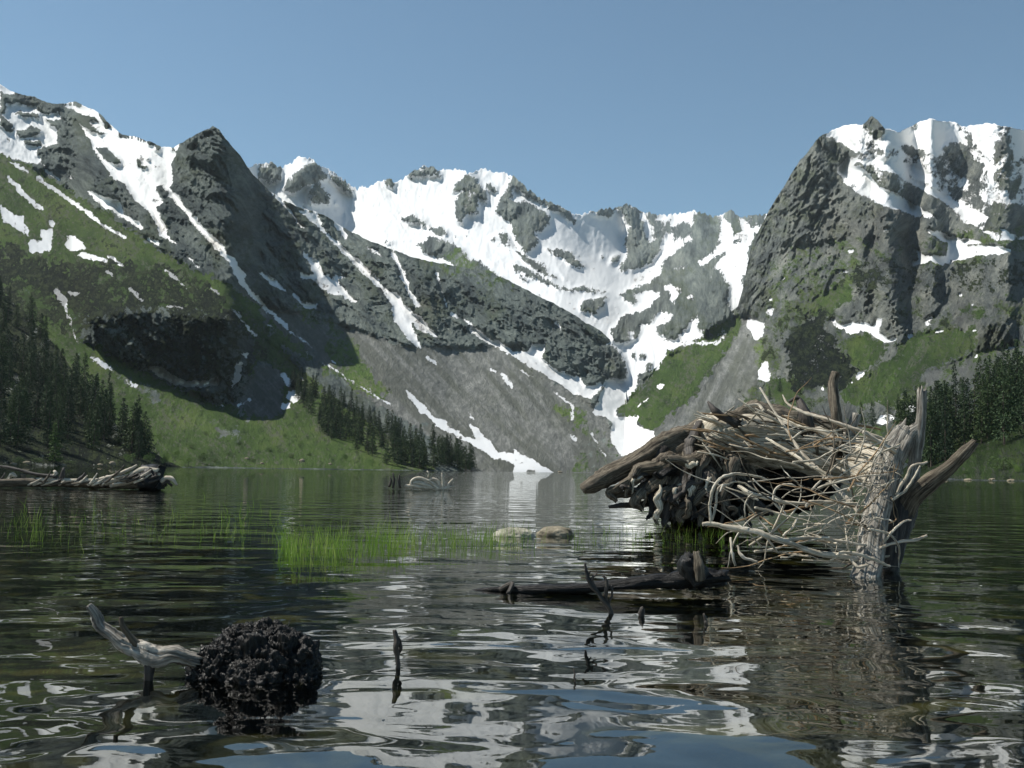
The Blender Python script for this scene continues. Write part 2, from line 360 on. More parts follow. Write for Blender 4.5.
for x, y, r, q in ((645, 192, 17, 10), (632, 215, 10, 9), (685, 245, 20, 8), (567, 265, 13, 12), (822, 240, 14, 7), (962, 311, 24, 9), (365, 422, 16, 13), (575, 555, 20, 18), (465, 595, 32, 22), (830, 345, 9, 9), (336, 450, 8, 6), (10, 165, 12, 14), (770, 95, 8, 6), (822, 140, 8, 6), (-4, 420, 10, 22), (215, 478, 5, 9), (10, 115, 9, 8), (60, 40, 5, 7), (45, 435, 6, 5)):
    R(A8([(x + r * math.cos(a) * (1 + .25 * math.sin(3 * a + x)), y - .3 * r * math.cos(a) + q * math.sin(a)) for a in np.linspace(0, 6.283, 12)[:-1]]), 1)
R(A7([(940, 110), (1010, 130), (1000, 180), (975, 200), (935, 150)]), 1); R(A7([(1000, 285), (1024, 290), (1024, 370), (980, 360)]), 1)
snow.line(A7([(505, 470), (545, 432)]), 2.2, .9); snow.line(A7([(580, 392), (595, 380)]), 3, .9); snow.line(A7([(850, 120), (880, 108)]), 3, .9); snow.line(A7([(785, 90), (800, 80)]), 4, .8)
grass.poly(A7([(420, 480), (500, 400), (600, 270), (760, 190), (870, 110), (930, 100), (900, 170), (750, 400), (640, 500), (575, 560), (500, 545)]), 1)
scree.poly(A7([(930, 100), (1024, 140), (1000, 300), (930, 450), (760, 530), (600, 600), (560, 700), (500, 700), (575, 560), (640, 500), (760, 390), (900, 170)]), 1)
scree.poly(A7([(400, 470), (500, 545), (575, 565), (560, 600), (640, 490), (560, 420), (480, 430)]), .5)
grass.poly(A7([(940, 420), (1024, 370), (1024, 450), (930, 450)]), 1)
grass.poly([(768, 245), (1110, 220), (1110, 500), (740, 500), (720, 420), (760, 380), (750, 330), (770, 300)], .42)
scrub.poly(A4([(200, 768), (300, 700), (400, 620), (560, 640), (640, 680), (760, 660), (1024, 600), (1360, 560), (1360, 768)]), .55)
scrub.poly([(752, 300), (815, 310), (860, 300), (1104, 290), (1104, 330), (960, 335), (850, 320), (815, 345), (760, 360)], .3)
for p, v in (([(560, 260), (840, 230), (820, 300), (640, 400), (500, 520), (330, 550), (290, 480), (420, 420), (500, 330)], 1), ([(370, 260), (480, 290), (440, 380), (380, 400), (330, 330)], 1), ([(180, 120), (330, 30), (350, 120), (200, 180)], 1), ([(0, 440), (100, 440), (150, 500), (60, 540), (0, 510)], 1), ([(760, 130), (860, 150), (860, 200), (760, 200)], .8)):
    grass.poly(A8(p), v); scrub.poly(A8(p), .05)
scree.poly(A8([(620, 420), (840, 330), (1024, 290), (1300, 200), (1300, 330), (860, 430), (640, 480)]), .9)
scree.poly(A8([(360, 540), (500, 420), (560, 330), (640, 250), (700, 260), (520, 450), (420, 560)]), .55)
scrub.poly(A8([(60, 280), (200, 160), (350, 400), (300, 480), (100, 480)]), .9)
for p in ([(840, 220), (980, 180), (990, 280), (900, 300), (830, 320)], [(450, 150), (520, 120), (560, 240), (460, 260)], [(330, 40), (470, 20), (480, 150), (340, 180)], [(600, 60), (700, 30), (680, 160), (640, 200)]):
    steep.poly(A8(p), 1); grass.poly(A8(p), 0); scree.poly(A8(p), 0)
steep.poly([(752, 290), (760, 220), (800, 160), (850, 150), (880, 205), (960, 220), (1024, 225), (1024, 300), (900, 285), (800, 300)], .35)
# waterline: stones and mud along the shores
snow.blur(1.8)
for m in (grass, scree, scrub): m.blur(4.0)
Bmap.blur(2.6); steep.blur(5)
# ------------------------------------------------------------------ materials of the land
def terrain_material():
    m, nt, out = new_mat("mountainside")
    P = N(nt, "ShaderNodeAttribute", attribute_name="unwrap").outputs["Vector"]
    at_ = N(nt, "ShaderNodeAttribute", attribute_name="cover")
    dk = N(nt, "ShaderNodeAttribute", attribute_name="rock_shade").outputs["Fac"]
    sep = N(nt, "ShaderNodeSeparateColor"); nt.links.new(at_.outputs["Color"], sep.inputs[0])
    aS, aG, aC, aF = sep.outputs[0], sep.outputs[1], sep.outputs[2], at_.outputs["Alpha"]
    add = lambda a, b: math_n(nt, 'ADD', a, b)
    mul = lambda a, b: math_n(nt, 'MULTIPLY', a, b)
    def hard(n, k=2.3): return math_n(nt, 'MULTIPLY_ADD', math_n(nt, 'SUBTRACT', n, .5), k, .5, clamp=True)
    n_f = hard(noise(nt, P, 1 / 9.0, 8, .8), 2.6)          # fine
    n_m = hard(noise(nt, P, 1 / 60.0, 12, .74), 2.0)
    n_l = noise(nt, P, 1 / 260.0, 4, .55)
    st = noise(nt, mapping(nt, P, (1 / 20.0, 1 / 44.0, 1 / 20.0)), 1.0, 12, .78, .4)
    st = hard(st, 1.9)
    # rock
    rock = ramp(nt, st, [(.2, (.06, .07, .07)), (.4, (.17, .19, .18)), (.58, (.31, .33, .29)), (.8, (.50, .51, .44))])
    rock = mixc(nt, mul(sstep(nt, n_m, .5, .7), .6), rock, (.13, .155, .075))
    rock = mixc(nt, mul(sstep(nt, noise(nt, P, 1 / 90.0, 3, .5), .5, .7), .25), rock, (.17, .145, .115))
    rock = mixc(nt, dk, rock, mixc(nt, 1.0, rock, (.70, .79, .82), 'MULTIPLY'))  # darker, bluish multiply: shade painted into the rock colour
    # scree
    sc = ramp(nt, n_f, [(.15, (.14, .148, .14)), (.5, (.23, .24, .222)), (.85, (.37, .375, .35))])
    stl = noise(nt, mapping(nt, P, (1 / 14.0, 1 / 150.0, 1 / 20.0)), 1.0, 6, .6)
    sc = mixc(nt, mul(sstep(nt, stl, .46, .58), .65), sc, (.12, .13, .105))
    sc = mixc(nt, mul(sstep(nt, add(mul(n_l, .5), mul(n_m, .5)), .48, .62), .2), sc, (.13, .145, .08))
    # grass and herbs
    gr = ramp(nt, n_m, [(.2, (.055, .10, .025)), (.5, (.10, .17, .038)), (.8, (.18, .24, .07))])
    gr = mixc(nt, mul(sstep(nt, n_f, .60, .75), .7), gr, (.03, .055, .018))
    gr = mixc(nt, mul(sstep(nt, add(mul(noise(nt, P, 1 / 5.0, 6, .8), .6), mul(noise(nt, mapping(nt, P, (1 / 12.0, 1 / 45.0, 1 / 20.0)), 1.0, 6, .7), .4)), .50, .57), .65), gr, (.19, .19, .15))
    # scrub: dark low conifers
    fr = ramp(nt, n_f, [(.35, (.006, .012, .006)), (.52, (.018, .030, .011)), (.68, (.06, .08, .03))])
    v = add(aC, mul(math_n(nt, 'SUBTRACT', n_m, .5), 1.8))
    col = mixc(nt, sstep(nt, v, .35, .6), rock, sc)
    v = add(aG, mul(math_n(nt, 'SUBTRACT', add(mul(n_m, .6), mul(n_f, .4)), .5), 2.0))
    col = mixc(nt, sstep(nt, v, .4, .62), col, gr)
    nsc = hard(noise(nt, P, 1 / 9.0, 8, .75), 2.2)
    v = add(aF, mul(math_n(nt, 'SUBTRACT', add(mul(nsc, .5), mul(n_m, .5)), .5), 2.4))
    ffac = sstep(nt, v, .5, .62)
    col = mixc(nt, ffac, col, fr)
    # snow
    nsn = add(mul(st, .5), mul(hard(noise(nt, P, 1 / 30.0, 12, .76), 1.8), .5))
    v = add(aS, mul(math_n(nt, 'SUBTRACT', nsn, .5), 2.3))
    sfac = mul(sstep(nt, v, .46, .56), sstep(nt, aS, .08, .2))
    snowc = mixc(nt, sstep(nt, n_l, .35, .7), (.58, .595, .60), (.70, .705, .69))
    snowc = mixc(nt, mul(sstep(nt, n_m, .6, .85), .4), snowc, (.46, .42, .37))
    col = mixc(nt, sfac, col, snowc)
    inv = math_n(nt, 'SUBTRACT', 1.0, sfac)
    soft = math_n(nt, 'SUBTRACT', 1.0, mul(aC, .6))
    b1 = mul(mul(add(mul(n_f, 1.3), mul(st, 3.0)), inv), soft)
    b1 = add(b1, mul(mul(nsc, ffac), 1.3))
    bsdf(nt, out, col, .92, b1, 1.0, 7.0, .12)
    return m
MT = terrain_material()

def tps(ctrl):
    c = np.array(ctrl, float); X = c[:, :2] / 100.0; f = np.log(c[:, 2]); n = len(c)
    def U(r2): return 0.5 * r2 * np.log(r2 + 1e-9)
    K = U(((X[:, None] - X[None]) ** 2).sum(-1)) + np.eye(n) * .02
    Pm = np.c_[np.ones(n), X]
    A = np.zeros((n + 3, n + 3)); A[:n, :n] = K; A[:n, n:] = Pm; A[n:, :n] = Pm.T
    w = np.linalg.solve(A, np.r_[f, 0, 0, 0])
    def ev(x, y):
        x = np.asarray(x) / 100.0; y = np.asarray(y) / 100.0
        o = w[n] + w[n + 1] * x + w[n + 2] * y
        for i in range(n): o = o + w[i] * U((x - X[i, 0]) ** 2 + (y - X[i, 1]) ** 2)
        return o
    return ev

def gline(x, y, pts, s):
    """soft distance field of a traced spine, 1 on it"""
    best = np.full(x.shape, 1e9)
    for a, b in zip(pts[:-1], pts[1:]):
        a = np.array(a, float); b = np.array(b, float); d = b - a
        t = np.clip(((x - a[0]) * d[0] + (y - a[1]) * d[1]) / (d @ d), 0, 1)
        best = np.minimum(best, (x - a[0] - t * d[0]) ** 2 + (y - a[1] - t * d[1]) ** 2)
    return np.exp(-best / (2 * s * s))

class Sheet:
    def __init__(s, name, u0, u1, du, nv, ridge, shore, ctrl, L, amp, smap, jit=1.5, spines=(), covers=True, back=.9, cgain=1.0, const=None, tilt=0.0, lpx=1.0, dark=0.0, fw=1.5, spk=.35):
        nu = int((u1 - u0) / du) + 1
        u = np.linspace(u0, u1, nu)
        rp = np.array(ridge, float); vr = np.interp(u, rp[:, 0], rp[:, 1])
        q = np.c_[u / 14.0, np.full(nu, 3.1 + L), np.zeros(nu)]
        vr0 = vr.copy()
        q2 = np.c_[u / 5.0, np.full(nu, 9.1 + L), np.zeros(nu)]
        vr = vr + jit * (fbm(q, 4, .65) * 1.5 - spk * np.clip(fbm(q2, 3, .6, True), -.2, 1) + .75 * spk)
        sp = np.array(shore, float); ds = np.interp(u, sp[:, 0], sp[:, 1])
        vb = hy(u) + (CAMH + 1.3) * FPX / ds
        vr = np.minimum(vr, vb - 1.5)
        t = np.linspace(0, 1, nv)
        V = vb[None] + (vr - vb)[None] * t[:, None]; Ug = np.broadcast_to(u, V.shape).copy()
        # depth, worked out on a regular raster of directions and then sampled on the mesh
        ev = tps(ctrl)
        gu = np.arange(u0 - 20, u1 + 21, 1.0); gv = np.arange(486, 40, -1.0)
        GU, GV = np.meshgrid(gu, gv)
        ld = ev(GU, GV)
        dsg = np.interp(gu, sp[:, 0], sp[:, 1]); vbg = hy(gu) + (CAMH + 1.3) * FPX / dsg
        g = np.diff(ld, axis=0, prepend=ld[:1]); g = np.maximum(g, .00008)
        g = g * (1 - .9 * np.clip(steep.get(GU, GV), 0, 1)) * (GV < vbg[None])
        ld = np.log(dsg)[None] + np.cumsum(g, axis=0)
        def bl(a, sg):
            n = int(sg * 2.5); kk = np.exp(-.5 * (np.arange(-n, n + 1) / sg) ** 2); kk /= kk.sum()
            a = np.pad(a, ((n, n), (0, 0)), mode='edge'); a = sum(kk[i] * a[i:i + a.shape[0] - 2 * n] for i in range(2 * n + 1))
            a = np.pad(a, ((0, 0), (n, n)), mode='edge'); return sum(kk[i] * a[:, i:i + a.shape[1] - 2 * n] for i in range(2 * n + 1))
        ld = bl(ld, 5.0)
        def warp(x, y):
            q = np.stack([x / 9.0, y / 9.0, np.full(x.shape, 1.7 + L)], -1)
            q2 = q * 3.1 + 5; q3 = q * 8.0 + 3
            return (fbm(q, 2) * 2.6 + fbm(q2, 2) * 1.5, fbm(q + 40, 2) * 2.6 + fbm(q2 + 40, 2) * 1.5, fbm(q3, 2) * fw, fbm(q3 + 40, 2) * fw)
        def cover(mp, x, y, w, wp):
            return mp.get(x + wp[0] * w + wp[2], y + wp[1] * w + wp[3])
        wg = warp(GU, GV); GVc = np.maximum(GV, np.interp(gu, u, vr0)[None] + 3.5); Vc = np.maximum(V, vr0[None] + 2.5); wm = warp(Ug, Vc)
        rocky = np.clip(1 - .85 * np.clip(cover(smap, GU, GVc, 1, wg), 0, 1) - .75 * grass.get(GU, GV) - .85 * scree.get(GU, GV), .08, 1)
        rk = bl(rocky, 1.5)
        # ribs that run down the fall line
        def ribs(lp, th, seed, octv, asp=2.2):
            c, s_ = math.cos(th), math.sin(th)
            q = np.stack([(GU * c + GV * s_) / lp, (-GU * s_ + GV * c) / (lp * asp), np.full(GU.shape, seed)], -1)
            wp = np.stack([pnoise(q * 1.3 + 3), pnoise(q * 1.3 + 31), 0 * GU], -1)
            return fbm(q + .45 * wp, octv, .58, True)
        lpx2 = 1.0
        r1 = ribs(34.0 * lpx, tilt, L, 6); r2 = ribs(9.0 * lpx, tilt * .6, L + 9, 4, 1.5); r3 = ribs(70 * lpx, tilt, L + 5, 3, 1.6)
        r4 = ribs(4.2 * lpx2, tilt * .5, L + 19, 3, 1.7)
        disp = amp * (.85 * r1 * (.10 + .9 * rk) + .34 * r2 * rk + .5 * r3 * (.4 + .6 * rk) + .13 * r4 * rk) + amp * .5 * (rk - .5) * cgain
        for pts, wd, a in spines: disp = disp + amp * a * gline(GU, GV, pts, wd)
        disp = disp * np.clip((vbg[None] - GV) / 14, 0, 1)
        dg = np.exp(ld) * (1 - disp)
        fx = np.clip(Ug - gu[0], 0, len(gu) - 1.001); fy = np.clip(gv[0] - V, 0, len(gv) - 1.001)
        i = fx.astype(int); j = fy.astype(int); a_ = fx - i; b_ = fy - j
        d = (dg[j, i] * (1 - a_) + dg[j, i + 1] * a_) * (1 - b_) + (dg[j + 1, i] * (1 - a_) + dg[j + 1, i + 1] * a_) * b_
        S_ = cover(smap, Ug, Vc, 1, wm); G_ = cover(grass, Ug, Vc, 3, wm); C_ = cover(scree, Ug, Vc, 2, wm); F_ = cover(scrub, Ug, Vc, 4, wm)
        if const is not None: S_, G_, C_, F_ = (np.full_like(S_, c) for c in const)
        P = at(Ug, V, d)
        s.u0, s.u1, s.nu, s.nv, s.vb, s.vr, s.P = u0, u1, nu, nv, vb, vr, P
        rows = [P]; last = P[-1]
        for j in range(1, 9):
            k2 = 1 + .03 * j; Q = last * np.array([k2, k2, 1.0]); Q[:, 2] = last[:, 2] - (last[:, 1] * .03 * j) * back - 2 * j
            Q[:, 2] += last[:, 1] * .01 * fbm(Q / L, 3); rows.append(Q[None])
        A = np.concatenate(rows, 0); nr = A.shape[0]
        idx = np.arange(nr * nu).reshape(nr, nu)
        f = np.stack([idx[:-1, :-1], idx[:-1, 1:], idx[1:, 1:], idx[1:, :-1]], -1).reshape(-1, 4)
        o = mesh_obj(name, A.reshape(-1, 3), f, MT)
        cov = np.zeros((nr, nu, 4), np.float32)
        for c, a in enumerate((S_, G_, C_, F_)): cov[:nv, :, c] = a; cov[nv:, :, c] = a[-1]
        # stony strip where the land meets the water
        z = A[..., 2]; shore_ = np.clip(1 - np.abs(z) / .6, 0, 1)
        cov[..., 1] *= 1 - shore_
        ca = o.data.color_attributes.new("cover", 'FLOAT_COLOR', 'POINT')
        ca.data.foreach_set("color", cov.ravel())
        # unwrapped texture coordinates, in metres across and along the fall line
        UU = np.zeros((nr, nu, 3), np.float32); c_, s_2 = math.cos(tilt), math.sin(tilt)
        VV = np.concatenate([V, V[-1:] - 6.0 * np.arange(1, 9)[:, None]], 0); UX = np.broadcast_to(u, VV.shape)
        UU[..., 0] = 1.2 * (UX * c_ + VV * s_2); UU[..., 1] = 1.2 * (-UX * s_2 + VV * c_); UU[..., 2] = L
        ua = o.data.attributes.new("unwrap", 'FLOAT_VECTOR', 'POINT'); ua.data.foreach_set("vector", UU.ravel())
        da = o.data.attributes.new("rock_shade", 'FLOAT', 'POINT')
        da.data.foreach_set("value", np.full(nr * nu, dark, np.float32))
        tag(o, kind='structure')
        s.obj = o
    def pos(s, x, y):
        i = int(round((x - s.u0) / (s.u1 - s.u0) * (s.nu - 1))); i = max(0, min(s.nu - 1, i))
        t = (y - s.vb[i]) / (s.vr[i] - s.vb[i]); j = int(round(max(0, min(1, t)) * (s.nv - 1)))
        return s.P[j, i]

LEFT = Sheet("mountain", -90, 634, .8, 430,
    [(-90, 40), (0, 84), (17, 93), (35, 97), (48, 103), (60, 103), (75, 102), (97, 111), (110, 124), (122, 134), (135, 137), (150, 141), (161, 147), (173, 147), (187, 140), (200, 132), (209, 129), (213, 126), (219, 129), (226, 139), (240, 155), (253, 174), (268, 190), (293, 205), (318, 212), (343, 227), (368, 240), (391, 249), (416, 258), (440, 263), (470, 268), (495, 274), (512, 282), (537, 295), (567, 310), (585, 322), (600, 330), (611, 340), (622, 360), (626, 380), (629, 460), (634, 470)],
    [(-90, 230), (0, 300), (170, 400), (300, 480), (475, 650), (560, 800), (634, 950)],
    [(-90, 466, 230), (0, 466, 300), (170, 467, 400), (300, 468, 480), (475, 471, 650), (600, 472, 900), (0, 300, 650), (0, 200, 1000), (0, 85, 1500), (-90, 300, 560), (-90, 60, 1300), (90, 350, 600), (100, 390, 520), (100, 300, 780), (240, 408, 760), (240, 320, 1050), (100, 200, 1200), (100, 115, 1600), (213, 127, 1650), (213, 200, 1500), (213, 300, 1050), (300, 210, 1750), (300, 300, 1200), (300, 400, 800), (400, 260, 1850), (400, 350, 1180), (400, 430, 820), (500, 285, 1950), (500, 380, 1250), (500, 440, 950), (600, 340, 1950), (600, 400, 1350), (600, 450, 1050), (626, 375, 1800)],
    170.0, .036, snow, 1.8, tilt=-.75, cgain=.35, dark=.9, lpx=.7,  # dark: shade of this wall put into its rock colour
    spines=[([(213, 127), (216, 180), (240, 240), (262, 285)], 22, .3), ([(170, 150), (180, 220), (235, 290)], 10, -.7), ([(60, 110), (85, 160), (110, 190)], 12, 1.0), ([(345, 250), (380, 290), (430, 320)], 8, .4)])
BACK = Sheet("snowy_ridge", 225, 830, .85, 330,
    [(225, 175), (256, 164), (265, 163), (271, 162), (280, 166), (290, 163), (298, 157), (306, 156), (313, 159), (320, 166), (331, 170), (343, 178), (352, 186), (356, 187), (370, 185), (382, 180), (391, 178), (394, 183), (406, 176), (415, 168), (425, 165), (434, 166), (440, 172), (446, 169), (456, 168), (463, 170), (472, 172), (482, 168), (492, 170), (506, 173), (514, 176), (526, 186), (540, 197), (552, 202), (560, 205), (566, 209), (578, 215), (592, 211), (606, 207), (613, 207), (619, 206), (625, 203), (632, 205), (645, 212), (668, 214), (690, 211), (697, 211), (715, 215), (731, 210), (740, 217), (757, 214), (768, 213), (830, 213)],
    [(225, 900), (560, 950), (640, 1100), (760, 1200), (830, 1200)],
    [(225, 475, 900), (400, 475, 950), (630, 474, 1080), (760, 475, 1150), (830, 475, 1150), (630, 440, 1250), (630, 400, 1500), (610, 360, 1800), (640, 320, 2100), (560, 300, 2500), (700, 300, 2100), (735, 300, 2000), (740, 245, 2600), (500, 290, 2600), (400, 270, 3000), (300, 240, 3300), (270, 165, 4000), (306, 156, 4000), (380, 180, 4300), (425, 165, 4600), (430, 220, 3900), (500, 172, 4500), (500, 230, 3600), (540, 197, 4500), (600, 207, 5000), (600, 260, 3900), (600, 285, 3000), (640, 212, 5000), (660, 270, 3800), (730, 212, 4600), (830, 213, 4200), (830, 300, 2200), (400, 350, 1900), (250, 330, 1900)],
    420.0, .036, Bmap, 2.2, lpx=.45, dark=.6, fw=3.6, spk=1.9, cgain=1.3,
    spines=[([(306, 156), (290, 185)], 6, .6), ([(466, 176), (462, 215)], 9, .9), ([(512, 180), (530, 215), (525, 245)], 11, .8), ([(625, 205), (640, 250), (628, 270)], 8, .9), ([(695, 213), (700, 250), (670, 265)], 8, .8), ([(730, 212), (738, 240)], 6, .7), ([(700, 280), (715, 300), (720, 320)], 12, .8), ([(590, 300), (600, 305)], 8, .6)])
RIGHT = Sheet("mountain", 600, 1110, .8, 430,
    [(600, 466), (612, 452), (617, 412), (625, 405), (640, 387), (662, 360), (690, 340), (712, 325), (730, 312), (738, 306), (743, 288), (747, 268), (751, 248), (757, 233), (766, 216), (772, 205), (780, 193), (790, 176), (800, 160), (812, 146), (820, 137), (824, 134), (836, 128), (851, 124), (862, 125), (868, 119), (872, 116), (878, 120), (884, 128), (900, 132), (905, 129), (918, 122), (932, 119), (942, 121), (955, 122), (966, 127), (975, 125), (988, 122), (1000, 126), (1010, 127), (1024, 130), (1060, 128), (1110, 140)],
    [(600, 1000), (660, 850), (760, 620), (860, 420), (950, 300), (1110, 220)],
    [(600, 472, 1000), (660, 474, 850), (760, 476, 620), (860, 477, 420), (950, 479, 300), (1110, 481, 220), (620, 410, 1400), (650, 400, 1250), (690, 345, 1800), (690, 420, 1080), (744, 300, 2000), (760, 400, 1050), (760, 240, 2250), (812, 146, 2300), (812, 300, 1500), (850, 210, 2000), (872, 118, 2500), (950, 121, 2700), (1024, 128, 2800), (1110, 140, 2700), (950, 180, 2350), (1024, 230, 1950), (900, 240, 1750), (1000, 245, 1600), (900, 330, 1050), (1000, 330, 850), (900, 400, 700), (1024, 400, 500), (860, 440, 560), (1110, 330, 650), (1110, 230, 1500)],
    210.0, .040, snow, 2.0, tilt=.45, lpx=.55,
    spines=[([(822, 140), (800, 200), (780, 260), (770, 330)], 16, .7), ([(872, 118), (905, 190), (960, 240)], 10, .5), ([(935, 122), (985, 200)], 9, .4), ([(850, 200), (880, 290)], 9, .6), ([(795, 290), (800, 360), (830, 400)], 14, .6), ([(890, 290), (900, 340)], 8, .5)])
HILL = Sheet("forest_hill", -90, 182, 1.2, 120,
    [(-90, 225), (0, 290), (30, 318), (60, 350), (90, 400), (120, 428), (150, 450), (168, 461), (182, 467)],
    [(-90, 240), (0, 285), (90, 330), (182, 390)],
    [(-90, 466, 240), (0, 465, 285), (90, 465, 330), (182, 467, 390), (0, 290, 640), (0, 380, 440), (60, 350, 560), (60, 410, 420), (120, 428, 430), (150, 450, 410), (-90, 225, 640)],
    60.0, .012, snow, .8, const=(0, .8, 0, .9))
HILLR = Sheet("forest_hill", 840, 1110, 1.2, 120,
    [(840, 476), (860, 462), (900, 448), (950, 436), (985, 420), (1024, 398), (1110, 350)],
    [(840, 430), (950, 285), (1110, 210)],
    [(840, 478, 430), (950, 480, 285), (1110, 482, 210), (900, 448, 420), (950, 436, 390), (1024, 398, 380), (1024, 440, 300), (1110, 350, 380)],
    60.0, .012, snow, .8, const=(0, 1.1, 0, .15))

# ------------------------------------------------------------------ lake: water surface and bed
def bed_height(X, Y):
    r = np.hypot(X, Y - 1)
    z = -.13 - .05 * np.clip(r - 2, 0, 400) ** .9
    p = np.stack([X * .9, Y * .9, X * 0], -1)
    return np.maximum(z, -9) + .05 * fbm(p, 5) + .03 * np.clip(fbm(p * 3.1 + 9, 3), 0, 1)
def build_lake():
    ys = np.r_[np.linspace(-12, 0, 20)[:-1], np.linspace(0, 14, 200)[:-1], np.geomspace(14, 2600, 80)]
    xs = np.r_[-np.geomspace(2200, 9, 50)[:-1], np.linspace(-9, 9, 240)[:-1], np.geomspace(9, 2200, 50)]
    X, Y = np.meshgrid(xs, ys); Z = bed_height(X, Y)
    idx = np.arange(X.size).reshape(X.shape)
    f = np.stack([idx[:-1, :-1], idx[:-1, 1:], idx[1:, 1:], idx[1:, :-1]], -1).reshape(-1, 4)
    m, nt, out = new_mat("lake_bed")
    P = N(nt, "ShaderNodeNewGeometry").outputs["Position"]
    n1 = noise(nt, P, .9, 5, .6, .5); n2 = noise(nt, P, 9, 5, .65)
    c = ramp(nt, n1, [(.38, (.012, .013, .006)), (.5, (.042, .040, .016)), (.62, (.14, .122, .055))])
    c = mixc(nt, math_n(nt, 'MULTIPLY', sstep(nt, n2, .5, .75), .6), c, (.11, .10, .06))
    bsdf(nt, out, c, .9, n2, .5, .03)
    tag(mesh_obj("lake_bed", np.stack([X, Y, Z], -1).reshape(-1, 3), f, m), kind='structure')
    m, nt, out = new_mat("lake_water")
    P = N(nt, "ShaderNodeNewGeometry").outputs["Position"]
    def wave(sx, sy, detail, dist=0.0, off=0):
        mp = N(nt, "ShaderNodeMapping"); mp.inputs["Scale"].default_value = (sx, sy, 1); mp.inputs["Location"].default_value = (off, off * .7, off * 1.3)
        nt.links.new(P, mp.inputs[0]); return noise(nt, mp.outputs[0], 1.0, detail, .45, dist)
    sepp = N(nt, "ShaderNodeSeparateXYZ"); nt.links.new(P, sepp.inputs[0])
    w1 = wave(1.15, 1.9, 0.0, .6, 3)
    w2 = wave(3.6, 5.5, 0.0, .9, 11)
    w3 = wave(9, 16, 1.0, .3, 23)
    patch = sstep(nt, wave(.28, .5, 1.0, 0, 41), .38, .62)
    h = math_n(nt, 'MULTIPLY', w1, WAVE[0])
    h = math_n(nt, 'ADD', h, math_n(nt, 'MULTIPLY', w2, WAVE[1]))
    h = math_n(nt, 'ADD', h, math_n(nt, 'MULTIPLY', math_n(nt, 'MULTIPLY', w3, patch), WAVE[2]))
    far = sstep(nt, sepp.outputs[1], 7.0, 45.0)
    w4 = wave(.9, 3.2, 2.0, .2, 57)
    h = math_n(nt, 'ADD', h, math_n(nt, 'MULTIPLY', math_n(nt, 'MULTIPLY', w4, far), WAVE[3]))
    bn = N(nt, "ShaderNodeBump"); bn.inputs["Strength"].default_value = 1.0; bn.inputs["Distance"].default_value = 1.0
    nt.links.new(h, bn.inputs["Height"])
    fr = N(nt, "ShaderNodeFresnel"); fr.inputs[0].default_value = 1.85; nt.links.new(bn.outputs[0], fr.inputs[1])
    gl = N(nt, "ShaderNodeBsdfGlossy"); gl.inputs["Roughness"].default_value = .012; nt.links.new(bn.outputs[0], gl.inputs["Normal"])
    gl.inputs["Color"].default_value = (.97, .98, .96, 1)
    tr = N(nt, "ShaderNodeBsdfTransparent"); tr.inputs[0].default_value = (.61, .64, .45, 1)
    mx = N(nt, "ShaderNodeMixShader"); nt.links.new(fr.outputs[0], mx.inputs[0]); nt.links.new(tr.outputs[0], mx.inputs[1]); nt.links.new(gl.outputs[0], mx.inputs[2])
    nt.links.new(mx.outputs[0], out.inputs[0])
    v = [(-2300, -14, 0), (2300, -14, 0), (2300, 2700, 0), (-2300, 2700, 0)]
    tag(mesh_obj("lake_water", v, [(0, 1, 2, 3)], m, smooth=False), kind='structure')
WAVE = (.019, .0032, .0002, .02)
build_lake()

def build_haze():
    m, nt, out = new_mat("haze")
    v = N(nt, "ShaderNodeVolumePrincipled"); v.inputs["Color"].default_value = (.80, .94, 1.0, 1); v.inputs["Density"].default_value = HAZE
    v.inputs["Anisotropy"].default_value = .2
    nt.links.new(v.outputs[0], out.inputs["Volume"])
    x0, x1, y0, y1, z0, z1 = -5200, 5200, -60, 7800, -12, 2100
    V = [(x, y, z) for z in (z0, z1) for y in (y0, y1) for x in (x0, x1)]
    o = mesh_obj("haze", V, [(0, 2, 3, 1), (4, 5, 7, 6), (0, 1, 5, 4), (2, 6, 7, 3), (0, 4, 6, 2), (1, 3, 7, 5)], m, smooth=False)
    tag(o, kind='stuff')
HAZE = 2.6e-5
build_haze()
mx_ = max(float(s_.P[..., 2].max()) for s_ in (LEFT, BACK, RIGHT)); print("highest", mx_, "far", float(BACK.P[..., 1].max()))
# ------------------------------------------------------------------ trees
def leaf_mat(name, c0, c1, c2):
    m, nt, out = new_mat(name)
    P = N(nt, "ShaderNodeNewGeometry").outputs["Position"]
    oi = N(nt, "ShaderNodeObjectInfo").outputs["Random"]
    n = noise(nt, P, .9, 3, .6)
    f = math_n(nt, 'ADD', math_n(nt, 'MULTIPLY', n, .5), math_n(nt, 'MULTIPLY', oi, .5))
    c = ramp(nt, f, [(.25, c0), (.5, c1), (.75, c2)])
    b = bsdf(nt, out, c, .7, spec=.2)
    return m
M_CON = leaf_mat("conifer_needles", (.012, .026, .010), (.028, .052, .018), (.042, .068, .02))
M_LEAF = leaf_mat("young_leaves", (.045, .085, .015), (.08, .14, .028), (.12, .19, .04))
M_SHR = leaf_mat("shrub_leaves", (.03, .06, .014), (.06, .10, .025), (.10, .14, .04))
m_, nt_, out_ = new_mat("bark"); bsdf(nt_, out_, (.07, .055, .042), .9); M_BARK = m_

